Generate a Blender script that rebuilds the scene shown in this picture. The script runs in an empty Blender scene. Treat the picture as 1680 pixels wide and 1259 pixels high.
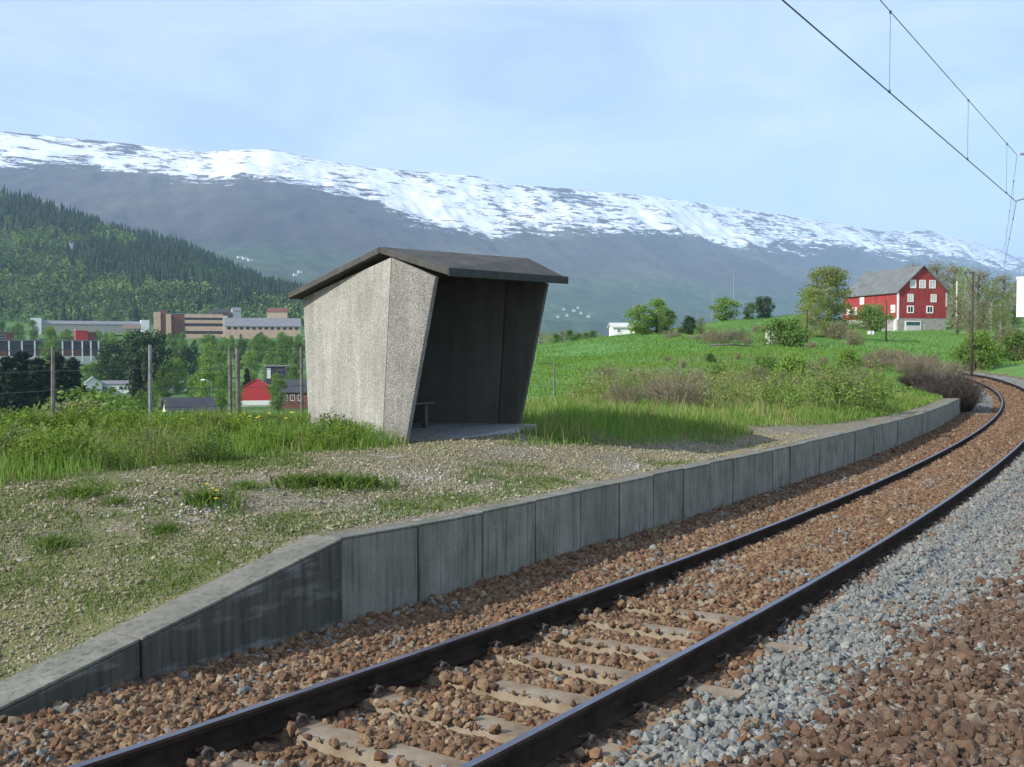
import bpy, math, random
import numpy as np
from mathutils import Vector
R = math.radians
rng = np.random.default_rng(7)
random.seed(7)
sc = bpy.context.scene
C = sc.collection

# ------------------------------------------------------------------ camera, world, sun, exposure
PITCH, HC, FPX = 0.035, 2.1175, 1700.0
cd = bpy.data.cameras.new('camera'); cam = bpy.data.objects.new('camera', cd); C.objects.link(cam)
cam.location = (0, 0, HC); cam.rotation_euler = (math.pi/2 - PITCH, 0, 0)
cd.sensor_width = 36; cd.lens = 36*FPX/1680; cd.clip_start = 0.1; cd.clip_end = 60000
sc.camera = cam
SUN_EL = R(31); SUN_DIR = Vector((-0.86, -0.51, 0)).normalized()
az = math.atan2(SUN_DIR.x, SUN_DIR.y)
world = bpy.data.worlds.new('World'); sc.world = world; world.use_nodes = True
wn = world.node_tree.nodes; wl = world.node_tree.links; wn.clear()
def wnode(t, **k):
    n = wn.new(t)
    for a, b in k.items(): setattr(n, a, b)
    return n
sky = wnode('ShaderNodeTexSky', sky_type='NISHITA'); sky.sun_disc = False
sky.sun_elevation = SUN_EL; sky.sun_rotation = az % (2*math.pi); sky.air_density = 1.0; sky.dust_density = 0.6; sky.ozone_density = 1.6; sky.altitude = 100
tc = wnode('ShaderNodeTexCoord')
mp = wnode('ShaderNodeMapping'); mp.inputs['Scale'].default_value = (1.3, 1.0, 4.0); mp.inputs['Rotation'].default_value = (0.12, 0.25, 0.3)
nz = wnode('ShaderNodeTexNoise'); nz.inputs['Scale'].default_value = 2.2; nz.inputs['Detail'].default_value = 7; nz.inputs['Roughness'].default_value = 0.55
try: nz.inputs['Distortion'].default_value = 0.6
except Exception: pass
rp = wnode('ShaderNodeValToRGB'); rp.color_ramp.elements[0].position = 0.42; rp.color_ramp.elements[0].color = (.36, .36, .36, 1); rp.color_ramp.elements[1].position = 0.64; rp.color_ramp.elements[1].color = (0.80, 0.80, 0.80, 1)
mx = wnode('ShaderNodeMix', data_type='RGBA'); mx.inputs[7].default_value = (5.3, 6.35, 8.5, 1)
bg = wnode('ShaderNodeBackground'); bg.inputs[1].default_value = 0.15
wo = wnode('ShaderNodeOutputWorld')
wl.new(tc.outputs['Generated'], mp.inputs[0]); wl.new(mp.outputs[0], nz.inputs['Vector']); wl.new(nz.outputs[0], rp.inputs[0])
wl.new(rp.outputs[0], mx.inputs[0]); wl.new(sky.outputs[0], mx.inputs[6]); wl.new(mx.outputs[2], bg.inputs[0]); wl.new(bg.outputs[0], wo.inputs[0])
sd = bpy.data.lights.new('sun', 'SUN'); sd.energy = 5.0; sd.angle = R(0.5); sd.color = (1, 0.955, 0.88)
sun = bpy.data.objects.new('sun', sd); C.objects.link(sun)
to_sun = Vector((SUN_DIR.x*math.cos(SUN_EL), SUN_DIR.y*math.cos(SUN_EL), math.sin(SUN_EL)))
sun.rotation_euler = to_sun.to_track_quat('Z', 'Y').to_euler(); sun.location = (-40, -30, 60)
sc.view_settings.view_transform = 'Standard'; sc.view_settings.look = 'None'; sc.view_settings.exposure = 0.17; sc.view_settings.gamma = 1
sc.cycles.volume_bounces = 1
sc.cycles.max_bounces = 6
sc.cycles.transparent_max_bounces = 8

# ------------------------------------------------------------------ object helpers
def mesh_np(name, V, faces, mat=None, parent=None, smooth=False, midx=None):
    """V (n,3); faces: list of index arrays, each (m,k)."""
    me = bpy.data.meshes.new(name)
    V = np.asarray(V, np.float32)
    if not isinstance(faces, list): faces = [faces]
    faces = [np.asarray(f, np.int32) for f in faces if len(f)]
    me.vertices.add(len(V)); me.vertices.foreach_set('co', V.ravel())
    lt = np.concatenate([np.full(len(f), f.shape[1], np.int32) for f in faces])
    li = np.concatenate([f.ravel() for f in faces])
    me.loops.add(len(li)); me.loops.foreach_set('vertex_index', li)
    me.polygons.add(len(lt)); ls = np.concatenate([[0], np.cumsum(lt)[:-1]]).astype(np.int32)
    me.polygons.foreach_set('loop_start', ls); me.polygons.foreach_set('loop_total', lt)
    if midx is not None: me.polygons.foreach_set('material_index', np.asarray(midx, np.int32))
    me.polygons.foreach_set('use_smooth', np.full(len(lt), smooth))
    me.update(calc_edges=True)
    for m in (mat if isinstance(mat, (list, tuple)) else [mat]):
        if m: me.materials.append(m)
    o = bpy.data.objects.new(name, me); C.objects.link(o)
    if parent: o.parent = parent
    return o

class MB:
    def __init__(s): s.v = []; s.f = []
    def add(s, V, F):
        n = len(s.v); s.v += [tuple(map(float, p)) for p in V]; s.f += [tuple(i+n for i in q) for q in F]; return s
    def box(s, x0, x1, y0, y1, z0, z1):
        return s.add([(x0,y0,z0),(x1,y0,z0),(x1,y1,z0),(x0,y1,z0),(x0,y0,z1),(x1,y0,z1),(x1,y1,z1),(x0,y1,z1)],
                     [(0,3,2,1),(4,5,6,7),(0,1,5,4),(1,2,6,5),(2,3,7,6),(3,0,4,7)])
    def hexa(s, b, t):  # two quads bottom and top
        return s.add(list(b)+list(t), [(0,3,2,1),(4,5,6,7),(0,1,5,4),(1,2,6,5),(2,3,7,6),(3,0,4,7)])
    def tube(s, pts, r, n=6, r1=None):
        pts = [Vector(p) for p in pts]; k = len(pts); r1 = r if r1 is None else r1
        V = []; F = []
        for i, p in enumerate(pts):
            d = (pts[min(i+1, k-1)] - pts[max(i-1, 0)]).normalized()
            a = d.cross(Vector((0, 0, 1)) if abs(d.z) < .9 else Vector((1, 0, 0))).normalized(); b = d.cross(a)
            rr = r + (r1-r)*i/(k-1)
            for j in range(n):
                t = 2*math.pi*j/n; V.append(p + (a*math.cos(t)+b*math.sin(t))*rr)
        for i in range(k-1):
            for j in range(n):
                F.append((i*n+j, i*n+(j+1) % n, (i+1)*n+(j+1) % n, (i+1)*n+j))
        F.append(tuple(range(n))[::-1]); F.append(tuple(range((k-1)*n, k*n)))
        return s.add(V, F)
    def obj(s, name, mat, parent=None, smooth=False, bevel=0):
        me = bpy.data.meshes.new(name); me.from_pydata(s.v, [], s.f); me.update()
        if smooth:
            me.polygons.foreach_set('use_smooth', [True]*len(me.polygons))
        if mat: me.materials.append(mat)
        o = bpy.data.objects.new(name, me); C.objects.link(o)
        if parent: o.parent = parent
        if bevel:
            b = o.modifiers.new('bevel', 'BEVEL'); b.width = bevel; b.segments = 2; b.limit_method = 'ANGLE'
        return o

def tag(o, label, cat, group=None, kind=None):
    if label: o['label'] = label
    if cat: o['category'] = cat
    if group: o['group'] = group
    if kind: o['kind'] = kind
    return o
def thing(name, label, cat, loc=(0,0,0), rz=0, group=None):
    o = bpy.data.objects.new(name, None); C.objects.link(o); o.empty_display_size = .3
    o.location = loc; o.rotation_euler = (0, 0, rz)
    return tag(o, label, cat, group)
def dup(root, loc, rz=0, scale=(1,1,1), label=None, group=None):
    r = root.copy(); C.objects.link(r); r.location = loc; r.rotation_euler = (0, 0, rz); r.scale = scale
    if label: r['label'] = label
    if group: r['group'] = group
    for ch in list(root.children):
        c = ch.copy(); C.objects.link(c); c.parent = r
        for g in list(ch.children):
            d = g.copy(); C.objects.link(d); d.parent = c
    return r
def structure(o): o['kind'] = 'structure'; return o

# ------------------------------------------------------------------ material helpers
class NT:
    def __init__(s, name):
        s.m = bpy.data.materials.new(name); s.m.use_nodes = True; s.t = s.m.node_tree; s.t.nodes.clear()
        s.out = s.t.nodes.new('ShaderNodeOutputMaterial')
        s.b = s.t.nodes.new('ShaderNodeBsdfPrincipled'); s.t.links.new(s.b.outputs[0], s.out.inputs[0])
        s.b.inputs['Specular IOR Level'].default_value = 0.25
    def n(s, typ, **k):
        q = s.t.nodes.new(typ)
        for a, b in k.items(): setattr(q, a, b)
        return q
    def l(s, a, b): s.t.links.new(a, b)
    def coord(s, kind='Object', scale=(1,1,1)):
        c = s.n('ShaderNodeTexCoord'); m = s.n('ShaderNodeMapping'); m.inputs['Scale'].default_value = scale
        s.l(c.outputs[kind], m.inputs[0]); return m.outputs[0]
    def noise(s, vec, scale, detail=5, rough=.6):
        q = s.n('ShaderNodeTexNoise'); q.inputs['Scale'].default_value = scale; q.inputs['Detail'].default_value = detail; q.inputs['Roughness'].default_value = rough
        s.l(vec, q.inputs['Vector']); return q.outputs[0]
    def ramp(s, fac, stops):
        q = s.n('ShaderNodeValToRGB'); cr = q.color_ramp
        while len(cr.elements) < len(stops): cr.elements.new(.5)
        for e, (p, c) in zip(cr.elements, stops):
            e.position = p; e.color = (c, c, c, 1) if isinstance(c, (int, float)) else (*c, 1)
        s.l(fac, q.inputs[0]); return q.outputs[0]
    def mix(s, fac, a, b, mode='MIX'):
        q = s.n('ShaderNodeMix', data_type='RGBA', blend_type=mode)
        for v, i in ((fac, 0), (a, 6), (b, 7)):
            if isinstance(v, bpy.types.NodeSocket): s.l(v, q.inputs[i])
            elif isinstance(v, (int, float)) and i == 0: q.inputs[0].default_value = v
            else: q.inputs[i].default_value = (*v, 1) if not isinstance(v, (int, float)) else (v, v, v, 1)
        return q.outputs[2]
    def math(s, op, a, b=0.0):
        q = s.n('ShaderNodeMath', operation=op)
        for v, i in ((a, 0), (b, 1)):
            if isinstance(v, bpy.types.NodeSocket): s.l(v, q.inputs[i])
            else: q.inputs[i].default_value = v
        return q.outputs[0]
    def island(s): return s.n('ShaderNodeNewGeometry').outputs['Random Per Island']
    def attr(s, name): return s.n('ShaderNodeAttribute', attribute_name=name).outputs['Fac']
    def rnd(s): return s.n('ShaderNodeObjectInfo').outputs['Random']
    def bump(s, h, strength=.4, dist=.02):
        q = s.n('ShaderNodeBump'); q.inputs['Strength'].default_value = strength; q.inputs['Distance'].default_value = dist
        s.l(h, q.inputs['Height']); s.l(q.outputs[0], s.b.inputs['Normal'])
    def col(s, c, rough=.85, metal=0):
        if isinstance(c, bpy.types.NodeSocket): s.l(c, s.b.inputs['Base Color'])
        else: s.b.inputs['Base Color'].default_value = (*c, 1)
        s.b.inputs['Roughness'].default_value = rough; s.b.inputs['Metallic'].default_value = metal
        return s.m

def plain(name, c, rough=.8, var=.25, scale=3, metal=0):
    t = NT(name); v = t.coord('Object'); f = t.noise(v, scale)
    lo = tuple(x*(1-var) for x in c); hi = tuple(min(1, x*(1+var)) for x in c)
    return t.col(t.ramp(f, [(.3, lo), (.7, hi)]), rough, metal)
def leafmat(name, c1, c2, transl=.3, hue=.25):
    t = NT(name)
    f = t.island(); base = t.ramp(f, [(0, c1), (1, c2)])
    o = t.ramp(t.rnd(), [(0, 1-hue), (1, 1+hue)])
    base = t.mix(1.0, base, o, 'MULTIPLY')
    t.col(base, .6); t.b.inputs['Specular IOR Level'].default_value = .15
    tr = t.n('ShaderNodeBsdfTranslucent'); t.l(t.mix(1.0, base, (1.2, 1.25, .6), 'MULTIPLY'), tr.inputs[0])
    ms = t.n('ShaderNodeMixShader'); ms.inputs[0].default_value = transl
    t.l(t.b.outputs[0], ms.inputs[1]); t.l(tr.outputs[0], ms.inputs[2]); t.l(ms.outputs[0], t.out.inputs[0])
    return t.m

M = {}
# exposed aggregate concrete
def aggregate(name, dark, mid, light, sc_=48):
    t = NT(name); v = t.coord('Object')
    vo = t.n('ShaderNodeTexVoronoi'); vo.inputs['Scale'].default_value = sc_; t.l(v, vo.inputs['Vector'])
    sep = t.n('ShaderNodeSeparateColor'); t.l(vo.outputs['Color'], sep.inputs[0])
    c = t.ramp(sep.outputs[0], [(0, dark), (.3, mid), (.75, light), (1, tuple(min(1, x*1.5) for x in light))])
    big = t.ramp(t.noise(v, 1.3, 4), [(.3, .8), (.7, 1.12)])
    streak = t.ramp(t.noise(t.coord('Object', (5, 5, .5)), 1.5, 4), [(.35, .82), (.62, 1.05)])
    c = t.mix(1.0, t.mix(1.0, c, big, 'MULTIPLY'), streak, 'MULTIPLY')
    sx = t.n('ShaderNodeSeparateXYZ'); t.l(v, sx.inputs[0])
    damp = t.ramp(t.math('ADD', sx.outputs[2], t.math('MULTIPLY', t.noise(v, 2.5, 5), .9)), [(.25, .65), (.75, 0.0)])
    c = t.mix(damp, c, (.14, .14, .105))
    t.bump(vo.outputs['Distance'], .6, .012)
    return t.col(c, .9)
M['aggregate'] = aggregate('exposed_aggregate', (.22, .21, .18), (.30, .29, .25), (.36, .35, .305), 95)
M['aggregate_dark'] = aggregate('darker_exposed_aggregate', (.14, .132, .11), (.215, .205, .178), (.28, .27, .24), 85)  # darker copy of the end wall aggregate, for the front wing
def concrete(name, c, streaks=True):
    t = NT(name); v = t.coord('Object')
    a = t.noise(t.coord('Object', (9, 9, .7)), 2.2, 6, .65); b = t.noise(v, 2.5, 6, .6); g = t.noise(v, 60, 3)
    k = t.ramp(a, [(.3, tuple(x*.45 for x in c)), (.5, c), (.75, tuple(x*1.25 for x in c))])
    k = t.mix(1.0, k, t.ramp(b, [(.3, (.62, .68, .62)), (.62, (1.1, 1.1, 1.1))]), 'MULTIPLY')
    k = t.mix(1.0, k, t.ramp(g, [(.3, .85), (.7, 1.1)]), 'MULTIPLY')
    k = t.mix(t.ramp(t.rnd(), [(0, 0.0), (1, .35)]), k, tuple(x*.6 for x in c))
    t.bump(b, .3, .02)
    return t.col(k, .9)
M['slab'] = concrete('streaked_concrete', (.26, .25, .20))
M['ramp'] = concrete('old_dark_concrete', (.055, .055, .045))
t = NT('lime_stained_concrete'); v = t.coord('Object'); a = t.noise(t.coord('Object', (.6, .6, 3.2)), 1.7, 6, .6); b = t.noise(t.coord('Object', (8, 8, .8)), 2.0, 6, .65)
k = t.ramp(b, [(.3, (.045, .046, .038)), (.7, (.115, .11, .085))]); k = t.mix(t.math('MULTIPLY', t.ramp(a, [(.52, 0.0), (.64, 1.0)]), t.ramp(b, [(.3, .25), (.65, .9)])), k, (.26, .26, .23))
t.bump(a, .3, .03); M['ramp'] = t.col(k, .9)
M['coping'] = concrete('sunlit_coping', (.20, .19, .155))  # tone stands in for sun on the wall top; paler than the ramp faces
M['floor'] = concrete('floor_concrete', (.33, .34, .33))
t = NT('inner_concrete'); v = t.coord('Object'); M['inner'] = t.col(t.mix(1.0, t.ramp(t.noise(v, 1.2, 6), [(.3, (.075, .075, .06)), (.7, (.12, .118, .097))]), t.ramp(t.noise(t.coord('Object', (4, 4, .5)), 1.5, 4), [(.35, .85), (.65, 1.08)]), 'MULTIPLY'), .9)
def roofmat():
    t = NT('mossy_roof'); v = t.coord('Object'); a = t.noise(v, 3, 6, .7); b = t.noise(v, 40, 4)
    k = t.ramp(a, [(.25, (.05, .048, .042)), (.55, (.088, .085, .075)), (.8, (.145, .138, .12))])
    k = t.mix(1.0, k, t.ramp(b, [(.3, .7), (.7, 1.2)]), 'MULTIPLY'); t.bump(b, .5, .02)
    return t.col(k, .95)
M['roof'] = roofmat()
M['fascia'] = plain('dark_fascia', (.045, .05, .042), .8, .4, 8)
M['bench'] = plain('weathered_wood', (.10, .10, .095), .8, .3, 12)
M['wood_dark'] = plain('dark_wood', (.07, .055, .04), .9, .4, 6)
M['post'] = plain('grey_weathered_post', (.16, .15, .13), .9, .4, 8)
M['post_metal'] = plain('galvanised_post', (.20, .21, .22), .5, .3, 6)
M['wire'] = plain('fence_wire', (.12, .12, .12), .6, .2, 5)
M['cable'] = plain('overhead_cable', (.07, .08, .085), .6, .1, 1)
t = NT('rust_rail'); M['rail'] = t.col(t.ramp(t.noise(t.coord('Object'), 6, 5), [(.3, (.020, .015, .012)), (.7, (.048, .034, .025))]), .95)
M['rail'].node_tree.nodes['Principled BSDF'].inputs['Specular IOR Level'].default_value = .04
t = NT('polished_rail_head'); M['railtop'] = t.col(t.ramp(t.noise(t.coord('Object'), 2, 5), [(.3, (.17, .165, .19)), (.7, (.27, .26, .30))]), .42, .9)
t = NT('concrete_sleeper'); v = t.coord('Object')
k = t.ramp(t.noise(v, 4, 6), [(.3, (.12, .085, .055)), (.5, (.215, .165, .11)), (.75, (.29, .25, .185))])
t.bump(t.noise(v, 40, 4), .3, .01); M['sleeper'] = t.col(k, .9)
M['clip'] = plain('rusty_clip', (.14, .10, .075), .6, .4, 20, .4)
def stonemat(name, cols):
    t = NT(name); v = t.coord('Object')
    st = [(i/(len(cols)-1), c) for i, c in enumerate(cols)]
    k = t.ramp(t.island(), st)
    k = t.mix(1.0, k, t.ramp(t.noise(v, 45, 4, .7), [(.3, .72), (.7, 1.2)]), 'MULTIPLY')
    return t.col(k, .92)
M['ballast'] = stonemat('rusty_ballast', [(0.076, 0.044, 0.024), (0.160, 0.083, 0.045), (0.132, 0.076, 0.042), (0.202, 0.122, 0.068), (0.107, 0.060, 0.033), (0.236, 0.163, 0.091), (0.149, 0.089, 0.050), (0.278, 0.218, 0.141)])
M['ballast_dark'] = stonemat('brown_ballast', [(0.063, 0.038, 0.024), (0.114, 0.066, 0.040), (0.097, 0.058, 0.037), (0.142, 0.086, 0.053), (0.079, 0.047, 0.030), (0.132, 0.092, 0.060), (0.107, 0.069, 0.045), (0.207, 0.175, 0.132)])
M['gravel'] = stonemat('grey_gravel', [(0.098, 0.105, 0.095), (0.177, 0.184, 0.170), (0.147, 0.155, 0.143), (0.214, 0.219, 0.200), (0.129, 0.134, 0.120), (0.257, 0.257, 0.230), (0.184, 0.181, 0.156), (0.171, 0.126, 0.093)])
M['pebble'] = stonemat('platform_pebbles', [(0.143, 0.120, 0.069), (0.275, 0.240, 0.142), (0.214, 0.185, 0.107), (0.326, 0.290, 0.181), (0.184, 0.155, 0.086), (0.428, 0.400, 0.275)])
M['pale_stone'] = stonemat('pale_stones', [(.30, .29, .25), (.48, .465, .42), (.38, .365, .32)])
# ground sheets
def bedmat():
    t = NT('ballast_bed'); v = t.coord('Object')
    vo = t.n('ShaderNodeTexVoronoi'); vo.inputs['Scale'].default_value = 19; t.l(v, vo.inputs['Vector'])
    sep = t.n('ShaderNodeSeparateColor'); t.l(vo.outputs['Color'], sep.inputs[0])
    br = t.ramp(sep.outputs[0], [(0, (.08, .05, .033)), (.3, (.18, .108, .068)), (.6, (.15, .092, .06)), (.85, (.25, .17, .115)), (1, (.32, .27, .2))])
    gr = t.ramp(sep.outputs[1], [(0, (.11, .12, .12)), (.5, (.21, .23, .22)), (1, (.31, .32, .31))])
    rb = t.attr('grey'); n2 = t.noise(v, 3.5, 5)
    f = t.math('GREATER_THAN', t.math('ADD', rb, t.math('MULTIPLY', t.math('SUBTRACT', n2, .5), .9)), .5)
    k = t.mix(f, br, gr)
    soil = t.ramp(t.noise(v, 1.1, 5), [(.4, 0.0), (.7, .35)])
    k = t.mix(soil, k, (.20, .17, .10))
    q = t.ramp(vo.outputs['Distance'], [(.0, 1.0), (.6, 0.0)])
    t.bump(q, 1.0, .035)
    return t.col(k, .95)
M['bed'] = bedmat()
def platmat():
    t = NT('platform_gravel'); v = t.coord('Object')
    vo = t.n('ShaderNodeTexVoronoi'); vo.inputs['Scale'].default_value = 46; t.l(v, vo.inputs['Vector'])
    sep = t.n('ShaderNodeSeparateColor'); t.l(vo.outputs['Color'], sep.inputs[0])
    g = t.ramp(sep.outputs[0], [(0, (.075, .06, .038)), (.35, (.165, .135, .09)), (.75, (.25, .215, .15)), (1, (.42, .38, .30))])
    n1 = t.noise(v, .9, 6, .6); n2 = t.noise(v, 5, 5, .7)
    moss = t.math('ADD', t.math('MULTIPLY', n1, .65), t.math('MULTIPLY', n2, .35))
    gz = t.attr('green')
    mf = t.ramp(t.math('ADD', moss, t.math('MULTIPLY', gz, .35)), [(.50, 0.0), (.66, .8)])
    k = t.mix(mf, g, t.ramp(t.noise(v, 25, 4), [(.3, (.075, .09, .022)), (.7, (.16, .165, .05))]))
    pale = t.ramp(t.math('MULTIPLY', t.noise(t.coord('Object', (1, 2.2, 1)), 1.6, 6, .65), t.ramp(n2, [(.35, .8), (.7, 1.15)])), [(.60, 0.0), (.68, .75)])
    k = t.mix(pale, k, (.45, .43, .37))
    t.bump(vo.outputs['Distance'], .7, .02)
    return t.col(k, .95)
M['plat'] = platmat()
def groundmat():
    t = NT('meadow_ground'); v = t.coord('Object')
    a = t.noise(v, .045, 6, .6); b = t.noise(v, .6, 6, .65); d = t.noise(v, 9, 3)
    k = t.ramp(a, [(.3, (.085, .20, .042)), (.5, (.105, .25, .052)), (.7, (.145, .265, .065))])
    k = t.mix(t.ramp(b, [(.45, 0.0), (.72, .6)]), k, (.15, .18, .06))
    k = t.mix(1.0, k, t.ramp(t.noise(t.coord('Object', (.5, 1.6, 1)), .16, 6, .7), [(.35, (.72, .78, .7)), (.65, (1.2, 1.15, 1.1))]), 'MULTIPLY')
    k = t.mix(1.0, k, t.ramp(d, [(.3, .75), (.7, 1.2)]), 'MULTIPLY')
    w = t.attr('scrub')
    k = t.mix(t.math('MULTIPLY', w, t.ramp(b, [(.35, .25), (.6, .95)])), k, t.ramp(t.noise(v, 2.2, 5), [(.3, (.13, .105, .06)), (.7, (.12, .14, .05))]))
    fo = t.attr('wood')
    k = t.mix(fo, k, (.045, .075, .025))
    t.bump(d, .6, .15)
    return t.col(k, .95)
M['ground'] = groundmat()
# mountains: bare birch slopes, heath and snow
def mountmat():
    t = NT('mountain'); v = t.coord('Object')
    a = t.noise(v, .0011, 8, .6); b = t.noise(t.coord('Object', (1, .5, 6)), .0075, 9, .78); cn = t.noise(v, .016, 7, .75)
    low = t.attr('low')
    k = t.ramp(a, [(.34, (.045, .040, .043)), (.5, (.072, .061, .055)), (.64, (.108, .092, .066))])
    g = t.ramp(t.math('ADD', t.math('MULTIPLY', cn, .5), t.math('MULTIPLY', a, .5)), [(.3, (.020, .040, .026)), (.5, (.048, .074, .036)), (.66, (.115, .125, .06))])
    k = t.mix(t.ramp(t.math('ADD', low, t.math('MULTIPLY', t.math('SUBTRACT', a, .5), .9)), [(.35, 0.0), (.62, 1.0)]), k, g)
    k = t.mix(1.0, k, t.ramp(cn, [(.3, .7), (.7, 1.25)]), 'MULTIPLY')
    s = t.attr('snow')
    sn = t.math('ADD', s, t.math('MULTIPLY', t.math('SUBTRACT', t.math('ADD', t.math('MULTIPLY', b, .72), t.math('MULTIPLY', cn, .28)), .5), 4.6))
    f = t.ramp(sn, [(.46, 0.0), (.54, 1.0)])
    k = t.mix(f, k, (.86, .87, .90))
    return t.col(k, .9)
M['mountain'] = mountmat()
# foliage
M['leaf_light'] = leafmat('light_green_leaves', (.11, .20, .035), (.20, .30, .06))
M['leaf_mid'] = leafmat('mid_green_leaves', (.08, .15, .032), (.145, .225, .05))
M['leaf_dark'] = leafmat('dark_green_leaves', (.026, .056, .022), (.055, .098, .032), .2)
M['leaf_birch'] = leafmat('young_birch_leaves', (.19, .24, .07), (.31, .35, .12), .45)
M['leaf_olive'] = leafmat('budding_olive_leaves', (.18, .17, .10), (.29, .27, .155))
M['needle'] = leafmat('dark_needles', (.010, .022, .011), (.026, .043, .018), .1)
M['grass_tall'] = leafmat('tall_grass', (.095, .19, .028), (.21, .31, .07), .35, .1)
M['grass_meadow'] = leafmat('meadow_blades', (.095, .21, .04), (.19, .32, .08), .3, .1)
M['grass_dry'] = leafmat('dry_grass', (.22, .19, .08), (.36, .32, .16), .3, .1)
M['grass_short'] = leafmat('short_grass', (.065, .12, .018), (.14, .20, .04), .3, .1)
M['weed'] = leafmat('weed_leaves', (.11, .20, .02), (.22, .32, .045), .35, .1)
M['twig'] = leafmat('brown_twigs', (.13, .11, .07), (.25, .215, .145), 0, .2)
M['twig_dark'] = leafmat('dark_twigs', (.030, .024, .020), (.10, .08, .065), 0, .1)
M['yellow'] = plain('yellow_petals', (.75, .55, .02), .6, .1, 5)
M['trunk'] = plain('tree_bark', (.13, .105, .085), .9, .4, 5)
M['birch_bark'] = plain('pale_birch_bark', (.42, .40, .37), .9, .5, 4)
# buildings
t = NT('red_painted_boards'); v = t.coord('Object'); bd = t.noise(t.coord('Object', (1, 1, .04)), 5.5, 3, .6); wr = t.noise(v, .5, 6, .7)
k = t.ramp(bd, [(.35, (.20, .028, .028)), (.5, (.32, .042, .04)), (.7, (.40, .065, .055))]); k = t.mix(t.ramp(wr, [(.5, 0.0), (.72, .5)]), k, (.36, .12, .10)); M['red_wall'] = t.col(k, .85)
M['red_bright'] = plain('bright_red_paint', (.46, .045, .048), .7, .12, 2)
M['white'] = plain('white_paint', (.78, .78, .75), .7, .06, 2)
M['offwhite'] = plain('off_white_wall', (.55, .54, .50), .8, .1, 1)
M['slate'] = plain('grey_slate_roof', (.14, .15, .145), .8, .25, .8)
M['greyroof'] = plain('grey_metal_roof', (.20, .20, .21), .7, .15, .5)
M['darkroof'] = plain('dark_roof', (.055, .055, .065), .7, .2, .5)
M['stonebase'] = plain('pale_stone_base', (.33, .31, .28), .9, .3, 1.5)
M['brick'] = plain('brown_brick', (.17, .075, .055), .9, .25, .4)
M['tan'] = plain('tan_concrete_panel', (.50, .36, .26), .9, .12, .4)
M['window'] = plain('dark_window_glass', (.03, .035, .045), .15, .2, .3)
M['palewin'] = plain('curtained_window_glass', (.55, .55, .52), .25, .25, .8)
M['teal'] = plain('teal_opening', (.04, .11, .11), .5, .2, 1)
M['black'] = plain('black_opening', (.012, .012, .014), .9, .2, 1)

# ------------------------------------------------------------------ track alignment and heights
S_END = 74.0
def build_track():
    ds = .1; S = np.arange(-16, S_END+.01, ds)
    hd, k0, k1, k2 = 1.00694, .0035129, -.0320005, .1027451
    def head(s):
        s0 = np.minimum(np.maximum(s, -6), 58)
        th = hd + k0*s0 + k1*s0**2/200 + k2*s0**3/3e4
        kap = k0 + k1*58/100 + k2*58**2/1e4
        return th + np.where(s > 58, kap*(s-58), 0)
    th = head(S); dx, dy = np.cos(th), np.sin(th)
    x = np.cumsum(dx)*ds; y = np.cumsum(dy)*ds
    i0 = np.argmin(abs(S+6)); x += -2.09928 - x[i0]; y += 3.3362 - y[i0]
    def rz(s):
        s0 = np.minimum(s, 60)
        return -.0333297*s0 + .60519*s0**2/1000 + .04334*s0**3/1e5 + np.where(s > 60, .03*(s-60), 0)
    return S, x, y, -dy, dx, rz
S_, TX, TY, NX, NY, railz = build_track()
def tp(s, off, z=0.0):
    """point on the track frame; off is positive to the left (platform side), z absolute offset over rail top"""
    s = np.asarray(s, float)
    return np.stack([np.interp(s, S_, TX)+np.interp(s, S_, NX)*off, np.interp(s, S_, TY)+np.interp(s, S_, NY)*off, railz(s)+z+0*off], -1)
def so(x, y):
    x = np.ravel(x); y = np.ravel(y); s = np.empty(len(x)); o = np.empty(len(x))
    st = 4; tx, ty, nx, ny, ss = TX[::st], TY[::st], NX[::st], NY[::st], S_[::st]
    for a in range(0, len(x), 20000):
        X = x[a:a+20000]; Y = y[a:a+20000]
        i = ((X[:, None]-tx)**2 + (Y[:, None]-ty)**2).argmin(1)
        s[a:a+20000] = ss[i] + (X-tx[i])*ny[i] + (Y-ty[i])*-nx[i]
        o[a:a+20000] = (X-tx[i])*nx[i] + (Y-ty[i])*ny[i]
    return s, o
def sstep(a, b, x):
    t = np.clip((x-a)/(b-a), 0, 1); return t*t*(3-2*t)
def hash2(ix, iy, seed):
    h = (ix.astype(np.int64)*374761393 + iy.astype(np.int64)*668265263 + seed*144665) & 0xFFFFFFFF
    h = ((h ^ (h >> 13))*1274126177) & 0xFFFFFFFF
    return ((h ^ (h >> 16)) & 0xFFFF)/65535.0
def vnoise(x, y, seed=0):
    ix = np.floor(x); iy = np.floor(y); fx = x-ix; fy = y-iy
    fx = fx*fx*(3-2*fx); fy = fy*fy*(3-2*fy)
    a = hash2(ix, iy, seed); b = hash2(ix+1, iy, seed); c = hash2(ix, iy+1, seed); d = hash2(ix+1, iy+1, seed)
    return (a*(1-fx)+b*fx)*(1-fy)+(c*(1-fx)+d*fx)*fy
def fbm(x, y, oct=5, seed=0):
    r = 0; a = .5; t = 0
    for k in range(oct):
        r = r + a*vnoise(x*2**k, y*2**k, seed+k); t += a; a *= .5
    return r/t
PH = ([-5, 0, 5, 17, 25, 36], [.57, .545, .60, .625, .57, .52])
ZB = ([-16, -5, 0, 5, 10, 15, 20, 26, 36, 45], [.8, .78, .74, .73, .66, .48, .32, .15, .17, .25])
def offmin(s): return np.interp(s, [12, 27], [-9.2, -3.7])
def edge_h(s):
    h = np.interp(s, *PH); return h - np.where(s < -1.5, np.minimum(.225*(-1.5-s), 1.2), 0)
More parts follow.
